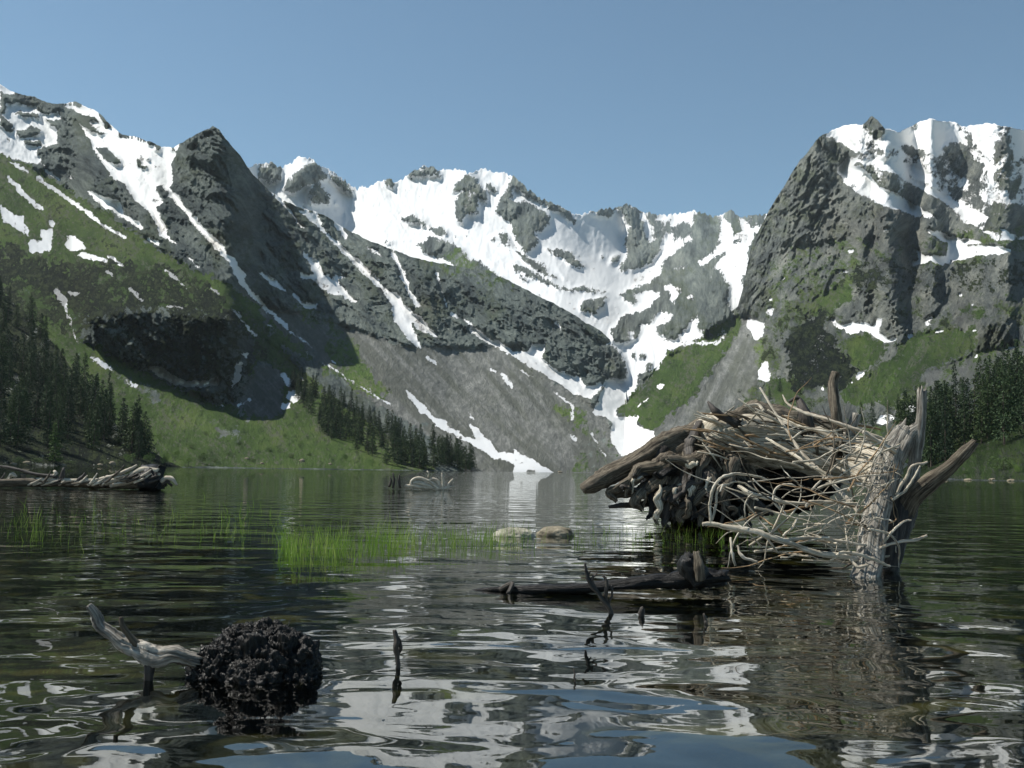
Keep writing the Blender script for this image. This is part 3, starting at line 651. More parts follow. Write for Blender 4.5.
def crown_mesh(kind, seed):
    r = np.random.default_rng(seed); vs, fs = [], []
    def leafclump(c, d, size, k):
        for _ in range(k):
            a = r.normal(size=3); a /= np.linalg.norm(a); b = np.cross(a, r.normal(size=3)); b /= np.linalg.norm(b) + 1e-6
            a = a * .6 + d * .8
            s = size * r.uniform(.6, 1.25); o = c + r.normal(size=3) * size * .45
            i = len(vs); vs.extend([o - b * s * .5, o + b * s * .5, o + a * s + b * s * .1]); fs.append((i, i + 1, i + 2))
    if kind == 'conifer':
        H = 1.0; w0 = r.uniform(.13, .19); z0 = r.uniform(.05, .14); lean = r.normal(size=2) * .01
        nl = 30
        for l in range(nl):
            t = l / (nl - 1); z = z0 + (1 - z0) * t
            rad = w0 * ((1 - t) ** .75) * (.75 + .5 * r.random()) + .012
            nb = max(4, int(9 * (1 - .5 * t)))
            for k in range(nb):
                if r.random() < .14: continue
                a = r.uniform(0, 6.283); L = rad * r.uniform(.65, 1.15); dr = np.array([math.cos(a), math.sin(a), 0])
                for q in (.3, .55, .8, 1.0):
                    c = np.array([lean[0] * t, lean[1] * t, z]) + dr * L * q + np.array([0, 0, -.35 * L * q * (1 - .9 * t) + .08 * L * q * q])
                    leafclump(c, dr * .7 + np.array([0, 0, -.3]), .020 + .012 * (1 - t), 3)
    else:
        lobes = [(r.normal(size=3) * np.array([.16, .16, .12]) + np.array([0, 0, .55 if kind == 'leafy' else .4]), r.uniform(.14, .26)) for _ in range(9)]
        for c, R_ in lobes:
            for _ in range(90):
                d = r.normal(size=3); d /= np.linalg.norm(d)
                leafclump(c + d * R_ * r.uniform(.6, 1.05) * np.array([1, 1, 1.15]), d, .035, 2)
    return np.array(vs), np.array(fs)
def tree_proto(kind, seed, h, mat):
    v, f = crown_mesh(kind, seed)
    root = empty({'conifer': 'conifer_tree', 'leafy': 'leafy_tree', 'shrub': 'shrub'}[kind], (0, 0, 0))
    sc = np.array([h, h, h]) if kind == 'conifer' else np.array([h * .9, h * .9, h])
    if kind == 'shrub': sc = np.array([h * 1.3, h * 1.3, h])
    mesh_obj("crown", v * sc, f, mat, root, smooth=False)
    vs, fs = [], []
    H = h * (.93 if kind == 'conifer' else .6); n = 6
    for j, (z, rr) in enumerate(((-.03 * h, .016 * h), (H * .4, .010 * h), (H, .001 * h))):
        for k in range(n): vs.append((rr * math.cos(k * 6.283 / n), rr * math.sin(k * 6.283 / n), z))
    for j in range(2):
        for k in range(n): fs.append((j * n + k, j * n + (k + 1) % n, (j + 1) * n + (k + 1) % n, (j + 1) * n + k))
    mesh_obj("trunk", np.array(vs), np.array(fs), M_BARK, root)
    return root
def copy_tree(o, parent=None):
    c = o.copy(); COL.objects.link(c); c.parent = parent
    for ch in o.children: copy_tree(ch, c)
    return c
PROTO = {}
def plant(kind, var, loc, height, label, cat, group, mat=None):
    base = {'conifer': 16.0, 'leafy': 6.0, 'shrub': 2.5}[kind]
    key = (kind, var, mat.name if mat else '')
    if key not in PROTO:
        t = PROTO[key] = tree_proto(kind, 40 + var * 7 + len(kind), base, mat or {'conifer': M_CON, 'leafy': M_LEAF, 'shrub': M_SHR}[kind])
    else:
        t = copy_tree(PROTO[key])
    t.location = loc; s = height / base; w = random.uniform(1.0, 1.4) * (.68 if height > 20 else 1)
    t.scale = (s * w, s * w, s); t.rotation_euler = (random.gauss(0, .02), random.gauss(0, .02), random.uniform(0, 6.28))
    return tag(t, label, cat, group)

def in_tree(sh, x, y, h, **k):
    p = sh.pos(x, y); loc = (p[0], p[1], p[2] - .3)
    kind = k.pop('kind', 'conifer')
    return plant(kind, random.randrange(6) if kind == 'conifer' else random.randrange(3), loc, h, k['label'], k['cat'], k['group'], k.get('mat'))
def scatter(sh, xr, top, bottom, n, hr, label, group, bias=1.0, md=2.6):
    placed = []; tries = 0
    tp = np.array(top, float); bp = np.array(bottom, float)
    while len(placed) < n and tries < 6000:
        tries += 1
        x = random.uniform(*xr); yt = np.interp(x, tp[:, 0], tp[:, 1]); yb = np.interp(x, bp[:, 0], bp[:, 1])
        if yb - yt < 1: continue
        y = yt + (yb - yt) * random.random() ** bias
        p = sh.pos(x, y)
        if p[2] < .2: continue
        if any((p[0] - q[0]) ** 2 + (p[1] - q[1]) ** 2 < md * md for q in placed): continue
        placed.append(p)
        f = (y - yt) / (yb - yt)
        zone = ' at its upper edge' if f < .3 else (' at its foot' if f > .7 else ' halfway down')
        in_tree(sh, x, y, random.uniform(*hr), label=label + ',' + zone, cat='conifer', group=group)
    return placed
# far left forest spur
scatter(HILL, (-25, 150), [(-30, 268), (0, 292), (30, 320), (60, 352), (90, 402), (120, 430), (150, 452)], [(-30, 455), (60, 452), (110, 450), (150, 458)], 100, (14, 22),
        'dark conifer in the dense forest on the steep left shore', 'conifers of the left shore forest')
# the wood on the middle of the far shore
scatter(LEFT, (292, 474), [(292, 382), (320, 396), (350, 408), (380, 425), (420, 445), (450, 456), (474, 468)], [(292, 392), (310, 415), (330, 440), (360, 452), (395, 468), (474, 471)], 128, (13, 19),
        'dark conifer in the middle wood below the scree', 'conifers of the middle wood')
scatter(HILLR, (898, 1050), [(898, 452), (920, 445), (950, 438), (1024, 402), (1050, 390)], [(895, 470), (940, 466), (960, 450), (1050, 440)], 70, (20, 29),
        'dark conifer in the shaded forest on the right shore', 'conifers of the right shore forest', md=3)
for x, y, h, lab in ((139, 459, 13, 'slim conifer standing last at the right end of the left shore forest'), (54, 463, 13, 'bright green larch leaning out at the edge of the left shore forest'),):
    in_tree(HILL, x, y, h, label=lab, cat='conifer', group='trees at the water edge', mat=M_LEAF if 'bright' in lab else None)
for x, y, h, k, lab in ((128, 463, 4.0, 'leafy', 'round pale bush on the left shore, just right of the dark forest'), (147, 464, 5, 'leafy', 'light green young tree standing alone on the left shore meadow'),
                        (165, 465, 6.0, 'leafy', 'slender light green tree further along the left shore meadow'), (20, 463, 3.0, 'shrub', 'low yellow green shrub at the foot of the left forest'),
                        (38, 463, 2.5, 'shrub', 'pale shrub among shore stones below the left forest'), (70, 464, 2.4, 'shrub', 'small rounded shrub at the left water edge under the tall conifers'),):
    in_tree(HILL, x, y, h, kind=k, label=lab, cat='bush' if k == 'shrub' else 'tree', group='bushes and young trees on the left shore')
for x, y, h, k, lab in ((188, 466, 5.0, 'leafy', 'light green tree at the water on the left meadow shore'), (203, 464, 6, 'leafy', 'taller of two pale trees at the foot of the left meadow'),
                        (290, 458, 4, 'shrub', 'dark shrub on the grassy bank left of the middle wood'), (252, 462, 3, 'shrub', 'low shrub between boulders on the grassy bank'),
                        (345, 460, 5, 'leafy', 'light green young tree before the middle wood'), (372, 466, 4.5, 'leafy', 'pale tree at the waterline in front of the middle wood')):
    in_tree(LEFT, x, y, h, kind=k, label=lab, cat='bush' if k == 'shrub' else 'tree', group='bushes and young trees on the left shore')
for x, y, h, k, lab in ((1003, 470, 5, 'shrub', 'dark round bush on the sunny meadow of the right shore'), (1018, 473, 3, 'leafy', 'light green bush by the water at the right picture edge'), (965, 474, 2.5, 'shrub', 'low bush at the water on the right shore below the forest')):
    in_tree(HILLR, x, y, h, kind=k, label=lab, cat='bush', group='bushes on the right shore')
for i, (x, y, h, k, lab) in enumerate(((215, 462, 3.5, 'shrub', 'round green shrub on the meadow just above the left waterline'), (228, 456, 3, 'shrub', 'small shrub among stones halfway along the left meadow'), (176, 458, 4, 'leafy', 'pale young tree uphill of the slender one on the left meadow'),
        (192, 448, 3.5, 'shrub', 'low bush on the slope above the left meadow shore'), (240, 445, 3.5, 'shrub', 'dark bush higher on the green slope below the cliff'), (270, 452, 3, 'shrub', 'bush between the two boulders on the grassy bank'), (300, 446, 4, 'leafy', 'light tree at the left end of the middle wood'),
        (310, 456, 3, 'shrub', 'low bush in front of the left end of the middle wood'), (160, 440, 4, 'leafy', 'leafy tree on the slope right above the end of the left forest'), (205, 435, 3, 'shrub', 'small bush under the dark cliff bowl'), (285, 438, 4, 'leafy', 'leafy tree beside the middle wood, up the green bank'))):
    in_tree(LEFT, x, y, h, kind=k, label=lab, cat='bush' if k == 'shrub' else 'tree', group='bushes and young trees on the left shore')
# lone conifers on the crags of the right mountain
for i, (x, y, h, lab) in enumerate(((862, 424, 14, 'small conifer left of a snow patch behind the driftwood'), (872, 426, 15, 'conifer between two snow patches above the driftwood'), (889, 422, 14, 'conifer right of the larger low snow patch'), (899, 418, 15, 'conifer beside the upright grey stub on the slope behind'),
        (780, 392, 15, 'lone conifer on the rocks above the root mass'), (790, 383, 14, 'upper conifer on the rocky knoll over the driftwood'), (800, 396, 16, 'conifer in front of the dark knoll above the driftwood'), (770, 400, 14, 'leftmost conifer below the rocky knoll'))):
    in_tree(RIGHT, x, y, h, label=lab, cat='conifer', group='lone conifers on the right slope')
# ------------------------------------------------------------------ driftwood
def wood_mat(name, stops, moss=None, bstr=.6, freq=1.0, spec=.25, rough=.8):
    m, nt, out = new_mat(name)
    uv = N(nt, "ShaderNodeUVMap", uv_map="grain").outputs[0]
    P = N(nt, "ShaderNodeNewGeometry").outputs["Position"]
    g = noise(nt, mapping(nt, uv, (90 * freq, 5 * freq, 1)), 1.0, 5, .65, .4)
    k = noise(nt, P, 14 * freq, 4, .6)
    g = math_n(nt, 'MULTIPLY_ADD', math_n(nt, 'SUBTRACT', g, .5), 1.5, .5)
    fine = noise(nt, mapping(nt, uv, (300 * freq, 22 * freq, 1)), 1.0, 5, .7, .3)
    f = math_n(nt, 'ADD', math_n(nt, 'MULTIPLY', g, .6), math_n(nt, 'ADD', math_n(nt, 'MULTIPLY', k, .2), math_n(nt, 'MULTIPLY', fine, .2)))
    c = ramp(nt, f, stops)
    if moss: c = mixc(nt, math_n(nt, 'MULTIPLY', sstep(nt, noise(nt, P, 5 * freq, 4, .6), .5, .62), .8), c, moss)
    h = math_n(nt, 'ADD', g, math_n(nt, 'MULTIPLY', k, .4))
    bsdf(nt, out, c, rough, h, bstr, .012, spec)
    return m
W_PALE = wood_mat("bleached_wood", [(.32, (.05, .038, .026)), (.45, (.32, .275, .20)), (.56, (.56, .51, .41)), (.7, (.76, .72, .63))])
W_TWIG = wood_mat("grey_twig_wood", [(.3, (.14, .115, .08)), (.5, (.40, .35, .27)), (.7, (.68, .63, .54))])
W_TAN = wood_mat("tan_twig_wood", [(.3, (.10, .06, .03)), (.5, (.30, .20, .11)), (.72, (.48, .37, .23))])
W_DARK = wood_mat("dark_wet_wood", [(.33, (.008, .007, .006)), (.5, (.03, .024, .018)), (.62, (.075, .06, .045)), (.78, (.17, .145, .11))], spec=.4, rough=.6)
W_MID = wood_mat("weathered_root_wood", [(.33, (.015, .012, .009)), (.46, (.065, .052, .037)), (.60, (.17, .145, .105)), (.76, (.34, .30, .235))])
W_BARK = wood_mat("grey_bark", [(.32, (.03, .025, .022)), (.46, (.16, .145, .12)), (.58, (.34, .315, .27)), (.74, (.58, .55, .48))], bstr=.9)
W_BLACK = wood_mat("black_mossy_wood", [(.3, (.002, .002, .0015)), (.55, (.007, .006, .005)), (.72, (.022, .019, .014))], bstr=.8, spec=.3, rough=.45)

def spline(pts, n):
    p = np.array(pts, float); k = len(p)
    if k == 2: return np.linspace(p[0], p[1], n)
    q = np.vstack([2 * p[0] - p[1], p, 2 * p[-1] - p[-2]])
    t = np.linspace(0, k - 1 - 1e-6, n); i = t.astype(int); f = (t - i)[:, None]
    a, b, c, d = q[i], q[i + 1], q[i + 2], q[i + 3]
    return .5 * ((2 * b) + (-a + c) * f + (2 * a - 5 * b + 4 * c - d) * f ** 2 + (-a + 3 * b - 3 * c + d) * f ** 3)

class Geo:
    def __init__(s): s.v, s.f, s.uv, s.n = [], [], [], 0
    def tube(s, pts, rad, seg=10, step=None, rough=.15, grooves=.12, wob=0.0, jag=.5, seed=0, flat=1.0):
        """tapered limb along pts with lengthwise grooves, knots and a broken end"""
        p = np.array(pts, float); L = np.linalg.norm(np.diff(p, axis=0), axis=1).sum()
        rad = np.atleast_1d(np.array(rad, float))
        step = step or max(rad.mean() * .9, L / 70)
        n = max(4, int(L / step) + 1)
        c = spline(p, n); r = np.interp(np.linspace(0, 1, n), np.linspace(0, 1, len(rad)), rad)
        rr = np.random.default_rng(seed + 1000 + len(s.v))
        off = rr.uniform(0, 90, 3)
        if wob: c = c + wob * np.stack([pnoise(c / (L * .18) + off + k * 13.0) for k in range(3)], -1)
        T = np.gradient(c, axis=0); T /= np.linalg.norm(T, axis=1)[:, None] + 1e-9
        u = np.cross(T[0], [0.13, .2, 1.0]); u /= np.linalg.norm(u); U_ = [u]
        for i in range(1, n):
            u = U_[-1] - T[i] * (U_[-1] @ T[i]); U_.append(u / np.linalg.norm(u))
        U_ = np.array(U_); V_ = np.cross(T, U_)
        a = np.linspace(0, 2 * np.pi, seg + 1)[:-1]
        al = np.linspace(0, L, n)
        A, Lg = np.meshgrid(a, al)
        cyc = np.stack([np.cos(A) * 1.7, np.sin(A) * 1.7, Lg / (L + 1e-6) * 1.6], -1)
        gro = fbm(cyc * 1.9 + off, 2) * grooves
        lump = pnoise(np.stack([np.cos(A) * .8, np.sin(A) * .8, Lg / (np.mean(rad) * 4 + 1e-6)], -1) + off) * rough
        R_ = r[:, None] * (1 + gro + lump)
        wp_ = c[:, None] + (np.cos(A) * r[:, None])[..., None] * U_[:, None] + (np.sin(A) * r[:, None])[..., None] * V_[:, None]
        R_ = R_ * (1 + rough * .7 * fbm(wp_ / (np.mean(r) * 1.1) + off, 3, .6, True))
        ring = c[:, None] + (np.cos(A) * R_)[..., None] * U_[:, None] + (np.sin(A) * R_ * flat)[..., None] * V_[:, None]
        ja = rr.uniform(-jag, jag * 1.2, seg) * r[-1]
        ring[-1] += T[-1][None] * ja[:, None]
        base = s.n; s.v.append(ring.reshape(-1, 3))
        s.uv.append(np.stack([A * r.mean(), Lg + off[0]], -1).reshape(-1, 2))
        idx = base + np.arange(n * seg).reshape(n, seg); nx = np.roll(idx, -1, 1)
        s.f.append(np.stack([idx[:-1], nx[:-1], nx[1:], idx[1:]], -1).reshape(-1, 4)); s.n += n * seg
        for e, ii in ((0, idx[0][::-1]), (-1, idx[-1])):
            s.v.append((c[e] + T[e] * r[e] * (.15 if e else -.15))[None]); s.uv.append(np.array([[0, al[e] + off[0]]]))
            ci = s.n; s.n += 1
            s.f.append(np.stack([ii, np.roll(ii, -1), np.full(seg, ci), np.full(seg, ci)], -1))
        return c
    def blob(s, c, rad, seed=0, n=48, amp=.3, freq=2.2, sharp=False):
        r = np.random.default_rng(seed); off = r.uniform(0, 50, 3)
        th = np.linspace(0, np.pi, n); ph = np.linspace(0, 2 * np.pi, 2 * n + 1)
        TH, PH = np.meshgrid(th, ph, indexing='ij')
        d = np.stack([np.sin(TH) * np.cos(PH), np.sin(TH) * np.sin(PH), np.cos(TH)], -1)
        k = 1 + amp * fbm(d * freq + off, 6, .6, sharp)
        P = np.array(c) + d * np.array(rad) * k[..., None]
        base = s.n; s.v.append(P.reshape(-1, 3)); s.uv.append(np.stack([PH * np.mean(rad), TH * np.mean(rad)], -1).reshape(-1, 2))
        idx = base + np.arange(P.shape[0] * P.shape[1]).reshape(P.shape[:2]); s.n += idx.size
        s.f.append(np.stack([idx[:-1, :-1], idx[1:, :-1], idx[1:, 1:], idx[:-1, 1:]], -1).reshape(-1, 4))
    def make(s, name, mat, parent=None, smooth=True):
        f = np.concatenate(s.f)
        o = mesh_obj(name, np.concatenate(s.v), [tuple(dict.fromkeys(map(int, q))) for q in f], mat, parent, smooth, np.concatenate(s.uv))
        if parent is not None and parent.parent is None: o.location = -parent.location
        return o
# parts are modelled in world coordinates; the Empty at the base is offset out of them
def px(pts):
    """points given as direction x, y and distance"""
    return [at(np.array(float(a)), np.array(float(b)), d) for a, b, d in pts]
def pr(w, d): return w * d / FPX / 2        # a width seen at a distance, as a radius
def limb(name, mat, parent, pts, widths, **k):
    g = Geo(); d = np.mean([p[2] for p in pts])
    g.tube(px(pts), [pr(w, d) for w in widths], **k)
    return g.make(name, mat, parent)
def root_at(name, x, y, label, cat, group=None):
    p = on_water(np.array(float(x)), np.array(float(y)))
    o = empty(name, tuple(p)); return tag(o, label, cat, group)

# ---- uprooted root mass with its bleached trunk, in the lake on the right
D = 11.6
t = root_at('uprooted_tree', 700, 523, 'huge dark uprooted root mass, one long root reaching left over the water', 'driftwood')
g = Geo()
g.blob(px([(700, 484, D + .55)])[0], (.55, .55, .40), 3, 56, .45, 2.4, True)
g.blob(px([(735, 470, D + .9)])[0], (.50, .5, .42), 5, 48, .4, 2.4, True)
g.blob(px([(780, 470, D + .9)])[0], (.62, .5, .42), 8, 48, .4, 2.6, True)
g.make('root_plate', W_BLACK, t)
limb('root_arm', W_MID, t, [(583, 489, D - .7), (596, 483, D - .65), (612, 475, D - .5), (640, 461, D - .3), (668, 446, D - .1), (695, 437, D), (725, 430, D + .1), (750, 440, D + .3)], [9, 13, 16, 20, 23, 24, 30, 30], seg=28, step=.02, rough=.30, grooves=.42, seed=1)
limb('root_arm', W_MID, t, [(618, 478, D - .35), (640, 468, D - .3), (665, 456, D - .2), (690, 448, D - .15), (712, 446, D)], [5, 9, 11, 12, 12], seg=16, step=.02, rough=.3, grooves=.4, seed=2)
limb('root', W_DARK, t, [(660, 448, D - .2), (655, 466, D - .3), (650, 480, D - .35), (648, 492, D - .35)], [15, 14, 12, 10], seg=16, rough=.25, grooves=.3, seed=3)
limb('root', W_MID, t, [(613, 497, D - .6), (628, 494, D - .55), (644, 494, D - .5), (669, 489, D - .4), (690, 484, D - .1)], [4, 7, 8, 8, 9], seg=14, rough=.35, grooves=.35, seed=4)
limb('root', W_DARK, t, [(609, 507, D - .7), (626, 505, D - .65), (644, 504, D - .6), (660, 499, D - .5), (685, 492, D - .3)], [3, 5, 6, 8, 10], seg=12, rough=.3, seed=5)
rr = np.random.default_rng(4)
ends = [(612, 500), (622, 486), (634, 476), (640, 510), (648, 518), (656, 522), (664, 524), (672, 520), (682, 524), (690, 518), (700, 524), (710, 520), (722, 524), (735, 520), (748, 524), (652, 500), (660, 508), (745, 505), (668, 462), (654, 474), (760, 522), (772, 518), (676, 505), (694, 500), (712, 500), (728, 506)]
for i, (ex, ey) in enumerate(ends):
    sx, sy = 712 + rr.normal(0, 14) + .25 * (ex - 700), 462 + rr.normal(0, 9); w = rr.uniform(5, 12)
    k1, k2 = rr.normal(0, 6, 2), rr.normal(0, 7, 2)
    pp = [(sx, sy, D - .1), (sx + .3 * (ex - sx) + k1[0], sy + .22 * (ey - sy) + k1[1], D - .45), (sx + .6 * (ex - sx) + k2[0], sy + .5 * (ey - sy) + k2[1], D - .6), (ex + k1[1] * .5, sy + .85 * (ey - sy), D - .7), (ex, ey, D - .72)]
    limb('root', (W_MID, W_DARK, W_DARK, W_MID, W_BLACK)[i % 5], t, pp, [w * 1.5, w * 1.2, w, w * .6, w * .3], seg=18, step=.02, rough=.5, grooves=.55, seed=20 + i, wob=.07, jag=1.6, flat=.8)
    if i % 2 == 0:
        q = pp[2]; a = rr.uniform(-3.2, 0.2); L = rr.uniform(12, 28)
        limb('root', (W_MID, W_PALE)[i % 4 // 2], t, [q, (q[0] + L * .5 * math.cos(a), q[1] - L * .5 * math.sin(a), q[2] - .1), (q[0] + L * math.cos(a + .5), q[1] - L * math.sin(a + .5), q[2] - .12)], [w * .6, w * .45, w * .15], seg=12, step=.015, rough=.4, grooves=.4, seed=50 + i, wob=.03)
for i, (pp, w, mt) in enumerate([([(718, 452, -.2), (724, 464, -.35), (726, 476, -.4), (722, 490, -.4)], 9, W_PALE), ([(698, 420, -.1), (692, 440, -.3), (691, 458, -.4), (694, 476, -.45)], 9, W_DARK), ([(742, 458, -.1), (750, 472, -.2), (760, 482, -.2)], 8, W_MID), ([(657, 519, -.75), (660, 508, -.8), (657, 497, -.8), (662, 487, -.7)], 6, W_PALE), ([(684, 520, -.8), (689, 508, -.85), (686, 496, -.8)], 6, W_MID)]):
    limb('root', mt, t, [(a, b, D + c) for a, b, c in pp], [w * .6, w * 1.1, w, w * .5], seg=16, step=.015, rough=.45, grooves=.5, seed=90 + i, wob=.03, flat=.6, jag=1.5)
# bleached trunk lying on top, running back to the right
tk = limb('trunk', W_PALE, t, [(704, 446, D - .05), (722, 437, D), (760, 440, D + .2), (800, 450, D + .35), (850, 462, D + .3), (890, 478, D - .3)], [32, 46, 50, 48, 42, 30], seg=40, step=.03, rough=.22, grooves=.38, seed=7)
limb('trunk', W_MID, t, [(716, 428, D + .2), (760, 424, D + .5), (800, 432, D + .6), (850, 448, D + .6)], [18, 34, 34, 28], seg=32, step=.03, rough=.4, grooves=.4, seed=8)
for i in range(100):        # splintered slabs and loose bark still on the trunk
    q = rr.uniform(0, 1); x = 700 + 175 * q; y = 414 + 14 * q + rr.uniform(-8, 42) * (1 - .2 * q) + 6 * abs(q - .3); L = rr.uniform(14, 46); a = rr.uniform(.05, .6) + (rr.random() < .2) * rr.uniform(-1.4, 1)
    d0 = D - .15 - .25 * rr.random() - (y - 415) / 40 * .25
    limb('splinter', (W_PALE, W_MID, W_PALE, W_TAN, W_PALE)[i % 5], tk, [(x - L / 2 * math.cos(a), y - L / 2 * math.sin(a), d0 + .05), (x, y - rr.uniform(0, 2), d0), (x + L / 2 * math.cos(a), y + L / 2 * math.sin(a), d0 + .08)], [rr.uniform(1, 3), rr.uniform(1.5, 5.5), rr.uniform(.8, 3)], seg=8, rough=.3, grooves=.3, flat=.5, seed=100 + i, jag=1.5)
for pp, w, mt in (([(708, 402, .1), (714, 410, 0), (722, 416, 0), (738, 424, 0)], [2, 6, 7, 8], W_DARK), ([(745, 406, .2), (758, 405, .2), (764, 412, .1)], [2, 3, 3], W_TWIG), ([(836, 372, 0.1), (833, 385, 0.1), (836, 410, 0), (838, 436, 0), (840, 455, 0)], [8, 9, 10, 10, 12], W_MID),
                  ([(857, 414, 0), (853, 426, 0), (850, 440, 0), (850, 456, 0)], [9, 8, 9, 10], W_BARK), ([(797, 396, 0.2), (800, 403, .1), (805, 416, 0), (808, 430, 0)], [3, 8, 12, 14], W_DARK), ([(789, 402, .1), (797, 398, .1), (803, 404, .1)], [2, 4, 2], W_DARK)):
    limb('branch_stub', mt, t, [(a, b, D - .3 + c) for a, b, c in pp], w, seg=14, step=.03, rough=.25, grooves=.3, seed=int(pp[0][0]), jag=1.2)

# ---- broken trunk standing in the water in front of it, with its tangle of branches
E = 6.25
t = root_at('dead_tree', 872, 573, 'grey broken trunk rising from the water with stubs and tangled pale branches', 'driftwood')
tk = limb('trunk', W_BARK, t, [(862, 592, E - .2), (868, 565, E), (872, 535, E + .15), (880, 500, E + .3), (888, 465, E + .4), (897, 443, E + .45), (905, 430, E + .5)], [25, 24, 24, 25, 27, 23, 17], seg=36, step=.02, rough=.16, grooves=.24, seed=1, jag=.9)
limb('trunk', W_DARK, t, [(888, 574, E + .2), (892, 560, E + .25), (898, 530, E + .35), (905, 500, E + .45), (914, 485, E + .5)], [12, 15, 18, 22, 18], seg=24, rough=.4, grooves=.3, seed=2)
limb('branch_stub', W_BARK, t, [(910, 500, E + .4), (914, 470, E + .45), (917, 445, E + .45), (921, 420, E + .45), (922, 392, E + .45)], [13, 12, 12, 10, 9], seg=20, step=.015, rough=.12, grooves=.2, seed=3, jag=1.3)
limb('branch_stub', W_MID, t, [(905, 512, E + .4), (915, 495, E + .35), (930, 482, E + .3), (950, 467, E + .25), (964, 453, E + .2), (974, 443, E + .2)], [19, 18, 16, 13, 11, 7], seg=20, step=.015, rough=.16, grooves=.22, seed=4, jag=1.0)
limb('branch_stub', W_BARK, t, [(896, 462, E + .4), (902, 448, E + .4), (908, 436, E + .45), (917, 428, E + .45)], [16, 15, 14, 9], seg=16, step=.015, rough=.25, grooves=.3, seed=5, jag=1.2)
TW = [([(783, 395, .9), (788, 404, .8), (799, 410, .7), (815, 416, .6), (830, 420, .5), (850, 427, .45), (874, 436, .4), (892, 445, .4)], [1.5, 3, 4, 4, 4, 4.5, 5, 5]),
      ([(768, 410, .8), (785, 420, .7), (802, 427, .6), (830, 431, .5), (850, 428, .5)], [2, 3, 3.5, 3, 2]), ([(863, 432, .3), (880, 442, .3), (896, 452, .3)], [5, 6, 6]),
      ([(739, 486, .2), (752, 494, .1), (775, 500, .1), (800, 503, .1), (830, 502, .1), (858, 504, .1)], [4, 5, 5, 4, 4, 4]), ([(805, 507, 0), (812, 502, 0), (835, 502, 0)], [3, 4, 4]),
      ([(702, 524, -.1), (712, 524, -.1), (735, 528, -.15), (758, 533, -.2), (785, 542, -.2), (811, 551, -.15), (840, 556, -.1), (867, 562, 0)], [5, 6, 7, 7, 7, 7, 7, 7]),
      ([(758, 534, -.2), (785, 540, -.2), (810, 538, -.1), (840, 541, 0), (866, 545, 0)], [4, 4.5, 4.5, 4, 3]), ([(711, 522, -.1), (710, 505, -.1), (714, 488, -.1), (722, 478, 0), (738, 474, .1), (756, 476, .1), (768, 480, .2)], [4, 3.5, 3.5, 3.5, 3, 2.5, 2]),
      ([(712, 520, -.1), (716, 506, -.1), (717, 492, -.1), (722, 485, -.1), (720, 492, -.15)], [3, 3, 3, 3, 2]), ([(720, 486, -.1), (740, 482, .1), (755, 490, .1), (770, 496, .1)], [2, 2, 2, 2]),
      ([(780, 510, 0), (774, 500, 0), (777, 488, 0), (787, 484, 0), (796, 487, 0)], [3, 3, 3, 2.5, 2]), ([(797, 518, 0), (792, 528, -.1), (783, 536, -.1)], [2, 3, 3]),
      ([(896, 495, .2), (906, 478, .2), (912, 467, .2), (927, 462, .2)], [4, 4, 3.5, 2.5]), ([(893, 500, .1), (906, 490, .1), (914, 478, .1), (920, 466, .1)], [3.5, 3.5, 3, 2]),
      ([(880, 548, 0), (898, 542, 0), (915, 540, 0), (927, 535, 0)], [4, 4, 4, 3]), ([(884, 542, 0), (896, 528, 0), (905, 521, 0), (911, 520, 0)], [3, 3, 2.5, 2]),
      ([(760, 388, 1), (800, 450, .6), (830, 480, .4), (858, 512, .2)], [2.5, 4, 4.5, 5]), ([(766, 438, .8), (790, 452, .6), (815, 468, .4), (845, 482, .3), (870, 486, .3)], [3, 4, 4, 4, 4]),
      ([(790, 440, .6), (810, 430, .6), (840, 440, .5), (870, 442, .4)], [2, 3, 3, 3]), ([(830, 560, -.1), (845, 552, -.15), (870, 558, -.15), (890, 566, -.1)], [3, 4, 4, 3]),
      ([(737, 545, -.15), (742, 556, -.2), (757, 562, -.2)], [3, 3.5, 3]), ([(731, 538, -.15), (732, 552, -.2), (736, 565, -.2)], [3, 3, 3]), ([(850, 560, -.2), (858, 567, -.25), (869, 565, -.25)], [4, 4, 3])]
for i, (pp, w) in enumerate(TW):
    limb('branch', (W_TWIG, W_PALE)[i % 2], t, [(a, b, E + c) for a, b, c in pp], [q * .72 for q in w], seg=9, step=.010, rough=.4, grooves=.2, seed=200 + i, wob=.006)
rr = np.random.default_rng(12)
for i in range(100):
    if i < 66: x, y = rr.uniform(745, 885), rr.uniform(478, 562); z = rr.uniform(-.15, .25)
    else: x, y = rr.uniform(780, 900), rr.uniform(436, 495); z = rr.uniform(.1, .55)
    L = rr.uniform(30, 110); a = rr.choice([.3, 2.9, 1.2, -.3, -2.7]) + rr.normal(0, .45); b = rr.normal(0, .12) if i % 6 else rr.normal(0, .8)
    q = [(x, y, E + z)]
    for k in range(4):
        a += b * .55 + rr.normal(0, .16); x += L / 4 * math.cos(a); y -= L / 4 * math.sin(a) * .8; z += rr.normal(0, .04)
        q.append((min(x, 893 + 6 * math.sin(i)), min(y, 568), E + z))
    w = rr.uniform(.7, 1.9)
    q = [q[0]] + [b_ for a_, b_ in zip(q, q[1:]) if abs(a_[0] - b_[0]) + abs(a_[1] - b_[1]) > 2]
    if len(q) < 3: continue
    limb('twig', (W_PALE, W_TWIG, W_PALE, W_TAN, W_PALE, W_MID)[i % 6], tk, q, [w * 1.5, w * 1.2, w, w * .7, w * .25], seg=7, step=.012, rough=.25, grooves=.1, seed=300 + i, wob=.006)
g = Geo()
